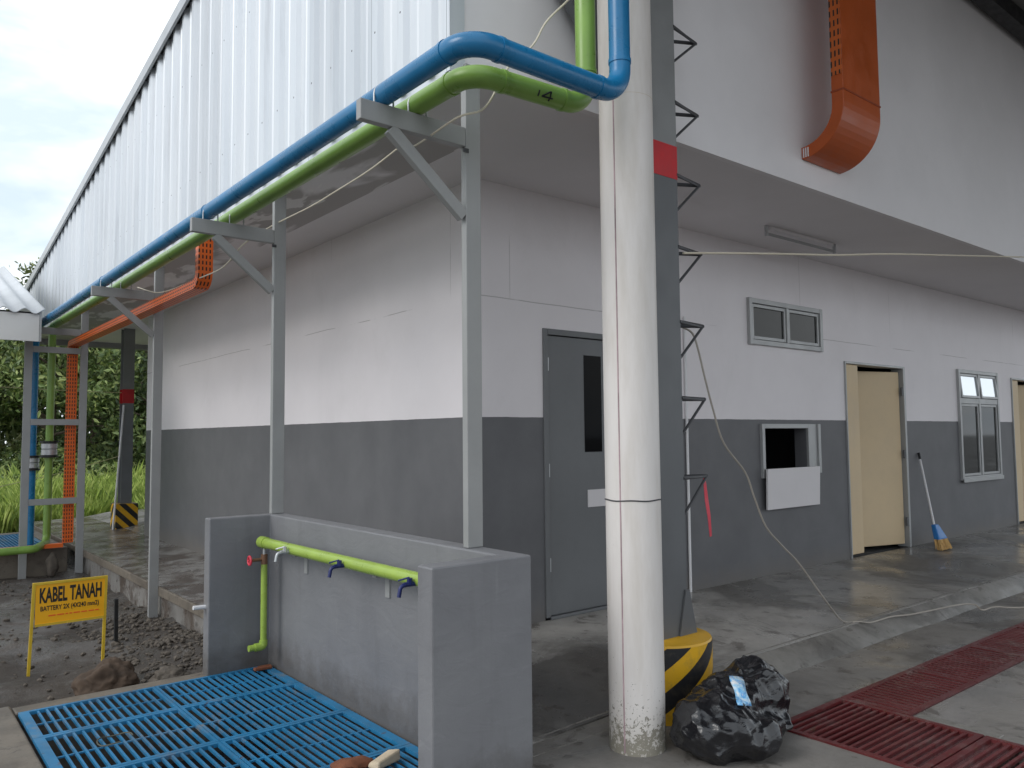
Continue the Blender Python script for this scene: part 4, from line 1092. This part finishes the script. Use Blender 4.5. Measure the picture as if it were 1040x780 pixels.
# ------------------------------------------------------------------ strings behind
tag(MB().tube(spline([(-4.2,9.68,2.22),(-1.748,9.68,2.172),(-.824,9.68,2.139),(-.06,9.68,2.13)],4), .006, 6).build('string','rope',smooth=True), 'upper yellow string stretched left from the far column at its red band', 'string')
tag(MB().tube(spline([(-4.2,9.66,.14),(-1.707,9.66,.679),(-.794,9.66,.883),(-.06,9.66,1.10)],4), .006, 6).build('string','rope',smooth=True), 'lower yellow string slanting left from the middle of the far column', 'string')

# ------------------------------------------------------------------ vegetation
random.seed(21)
def leaf(mb, c, s, rnd=random):
    a = Vector((rnd.gauss(0,1), rnd.gauss(0,1), rnd.gauss(0,1)*.8)).normalized()
    b = a.orthogonal().normalized(); b.rotate(Matrix.Rotation(rnd.random()*6.28, 3, a)); d = a.cross(b)
    c = Vector(c); w_ = s*.42
    mb.add([c-b*s, c-d*w_-b*.1*s, c+b*s-a*.25*s, c+d*w_-b*.1*s], [(0,1,2,3)])
def tree(x, y, h, r, m, label, leaves=3800, low=.18, ls=.17):
    z0 = gz(x, y)-.1
    t = thing('tree', label, 'tree', (x, y, z0), 'trees behind the site')
    tr = MB(); lean = random.uniform(-.4,.4)
    top = Vector((x+lean, y, z0+h*.9))
    spine = [Vector((x,y,z0)), Vector((x+lean*.3,y+.1,z0+h*.3)), Vector((x+lean*.7,y-.1,z0+h*.6)), top]
    tr.tube(spline(spine,4), .1, 8, radii=[.17*(1-.8*i/12) for i in range(13)])
    cl = []
    for i in range(34):
        f = random.uniform(low, 1.0); a = random.random()*6.28
        rad = r*(.35+.75*math.sin(math.pi*min(1,(f-low)/(1-low)*.85+.12)))*random.uniform(.45,1.05)
        base = Vector((x+lean*f, y, z0+h*f*.85)); c = Vector((x+lean*f+rad*math.cos(a), y+rad*math.sin(a), z0+h*f+random.uniform(-.2,.3)))
        tr.tube([base, base.lerp(c,.55)+Vector((0,0,.12)), c], .03, 5, radii=[.045,.028,.01])
        cl.append((c, random.uniform(.35,.75)*r*.55))
    tr.build('trunk', 'bark', t, smooth=True)
    lv = MB()
    for i in range(leaves):
        c, s = random.choice(cl)
        p = Vector((random.gauss(0,.5), random.gauss(0,.5), random.gauss(0,.38)))*s
        leaf(lv, c+p, ls*random.uniform(.5,1.25))
    lv.build('crown', m, t, fixn=False)
spec = [(-7,24,7.0,2.6,'leafB'),(-3.6,22.5,6.2,2.2,'leafA'),(-1.2,24.5,6.8,2.3,'leafC'),(.8,21.5,5.6,2.0,'leafB'),(2.5,24.2,7.0,2.4,'leafA'),(4.2,21.8,6.0,2.1,'leafA'),
        (5.9,24.6,6.6,2.3,'leafB'),(7.6,22.4,6.4,2.3,'leafC'),(10.5,25,7.2,2.6,'leafA'),(1.75,30,8.7,1.5,'leafC'),(-11,26,7.6,2.8,'leafA'),(4.8,28,8.0,2.6,'leafA'),(14.5,24,7,2.6,'leafB')]
lab = ['broad mid green tree beyond the shed, left of the pipe rack','dark bushy tree beyond the shed roof','pale loose tree behind the strings at the far left','mid green tree seen between the blue and green risers','dark tree seen between the green riser and the orange tray','dark dense tree seen right of the orange tray',
       'mid green tree seen beside the far red banded column','pale tree behind the far end of the white side wall','large dark tree hidden behind the building','tall thin tree whose top peeks over the shed roof against the sky','large dark tree at the far left of the wood','dark backmost tree of the row behind the far column','mid green tree at the right end of the row']
for s, la in zip(spec, lab):
    tree(*s, la, leaves=(2600 if s[3] == 1.5 else 12000) if .3 < s[0] < 8 else 3200, low=.08, ls=.11 if .3 < s[0] < 8 else .17)
mb = MB(); random.seed(77)   # the wood behind reads as one mass
for i in range(46000):
    x = random.uniform(-16, 20); y = random.uniform(31, 35); top = 6.4+1.1*noise.noise(Vector((x*.35, 2, 5)))
    leaf(mb, (x, y, gz(x, y)+top*random.random()**.8), random.uniform(.12,.26))
o = mb.build('far_wood', 'leafA', fixn=False); o['kind'] = 'stuff'; o['label'] = 'dark far wood behind the nearer trees'; o['category'] = 'wood'
# undergrowth: one mass nobody could count
mb = MB(); random.seed(33)
for i in range(42000):
    x = random.uniform(-9, 11); y = random.uniform(17.6, 22.5)
    hh = .35+.9*(y-17.6)/4.9+.8*max(0, noise.noise(Vector((x*.6, y*.6, 0))))
    leaf(mb, (x, y, gz(x,y)+random.random()**.7*hh*1.25), random.uniform(.04,.10))
o = mb.build('undergrowth', 'leafB', fixn=False); o['kind'] = 'stuff'; o['label'] = 'tangled green shrubs at the foot of the trees'; o['category'] = 'undergrowth'
mb = MB(); random.seed(34)
for i in range(75000):
    y = 12.9+random.random()**1.3*6.5; x = random.uniform(-6, 9)
    d = noise.noise(Vector((x*.8, y*.8, 7)))
    if d < -.28 and y < 15: continue
    h = random.uniform(.25,.62)*(1+.9*max(0,d))*(.75+.12*(y-12.9)); a = random.random()*6.28
    lx, ly = math.cos(a), math.sin(a); z = gz(x,y)-.01; w_ = .007+.006*random.random(); bd = h*random.uniform(.15,.6)
    mb.add([(x-ly*w_,y+lx*w_,z),(x+ly*w_,y-lx*w_,z),(x+lx*bd*.4+ly*w_*.7,y+ly*bd*.4-lx*w_*.7,z+h*.65),(x+lx*bd,y+ly*bd,z+h)],[(0,1,2),(0,2,3)])
o = mb.build('grass', 'grass', fixn=False); o['kind'] = 'stuff'; o['label'] = 'tall bright green grass between the porch and the trees'; o['category'] = 'grass'

scene.view_settings.view_transform = 'Standard'; scene.view_settings.look = 'None'; scene.view_settings.exposure = 0
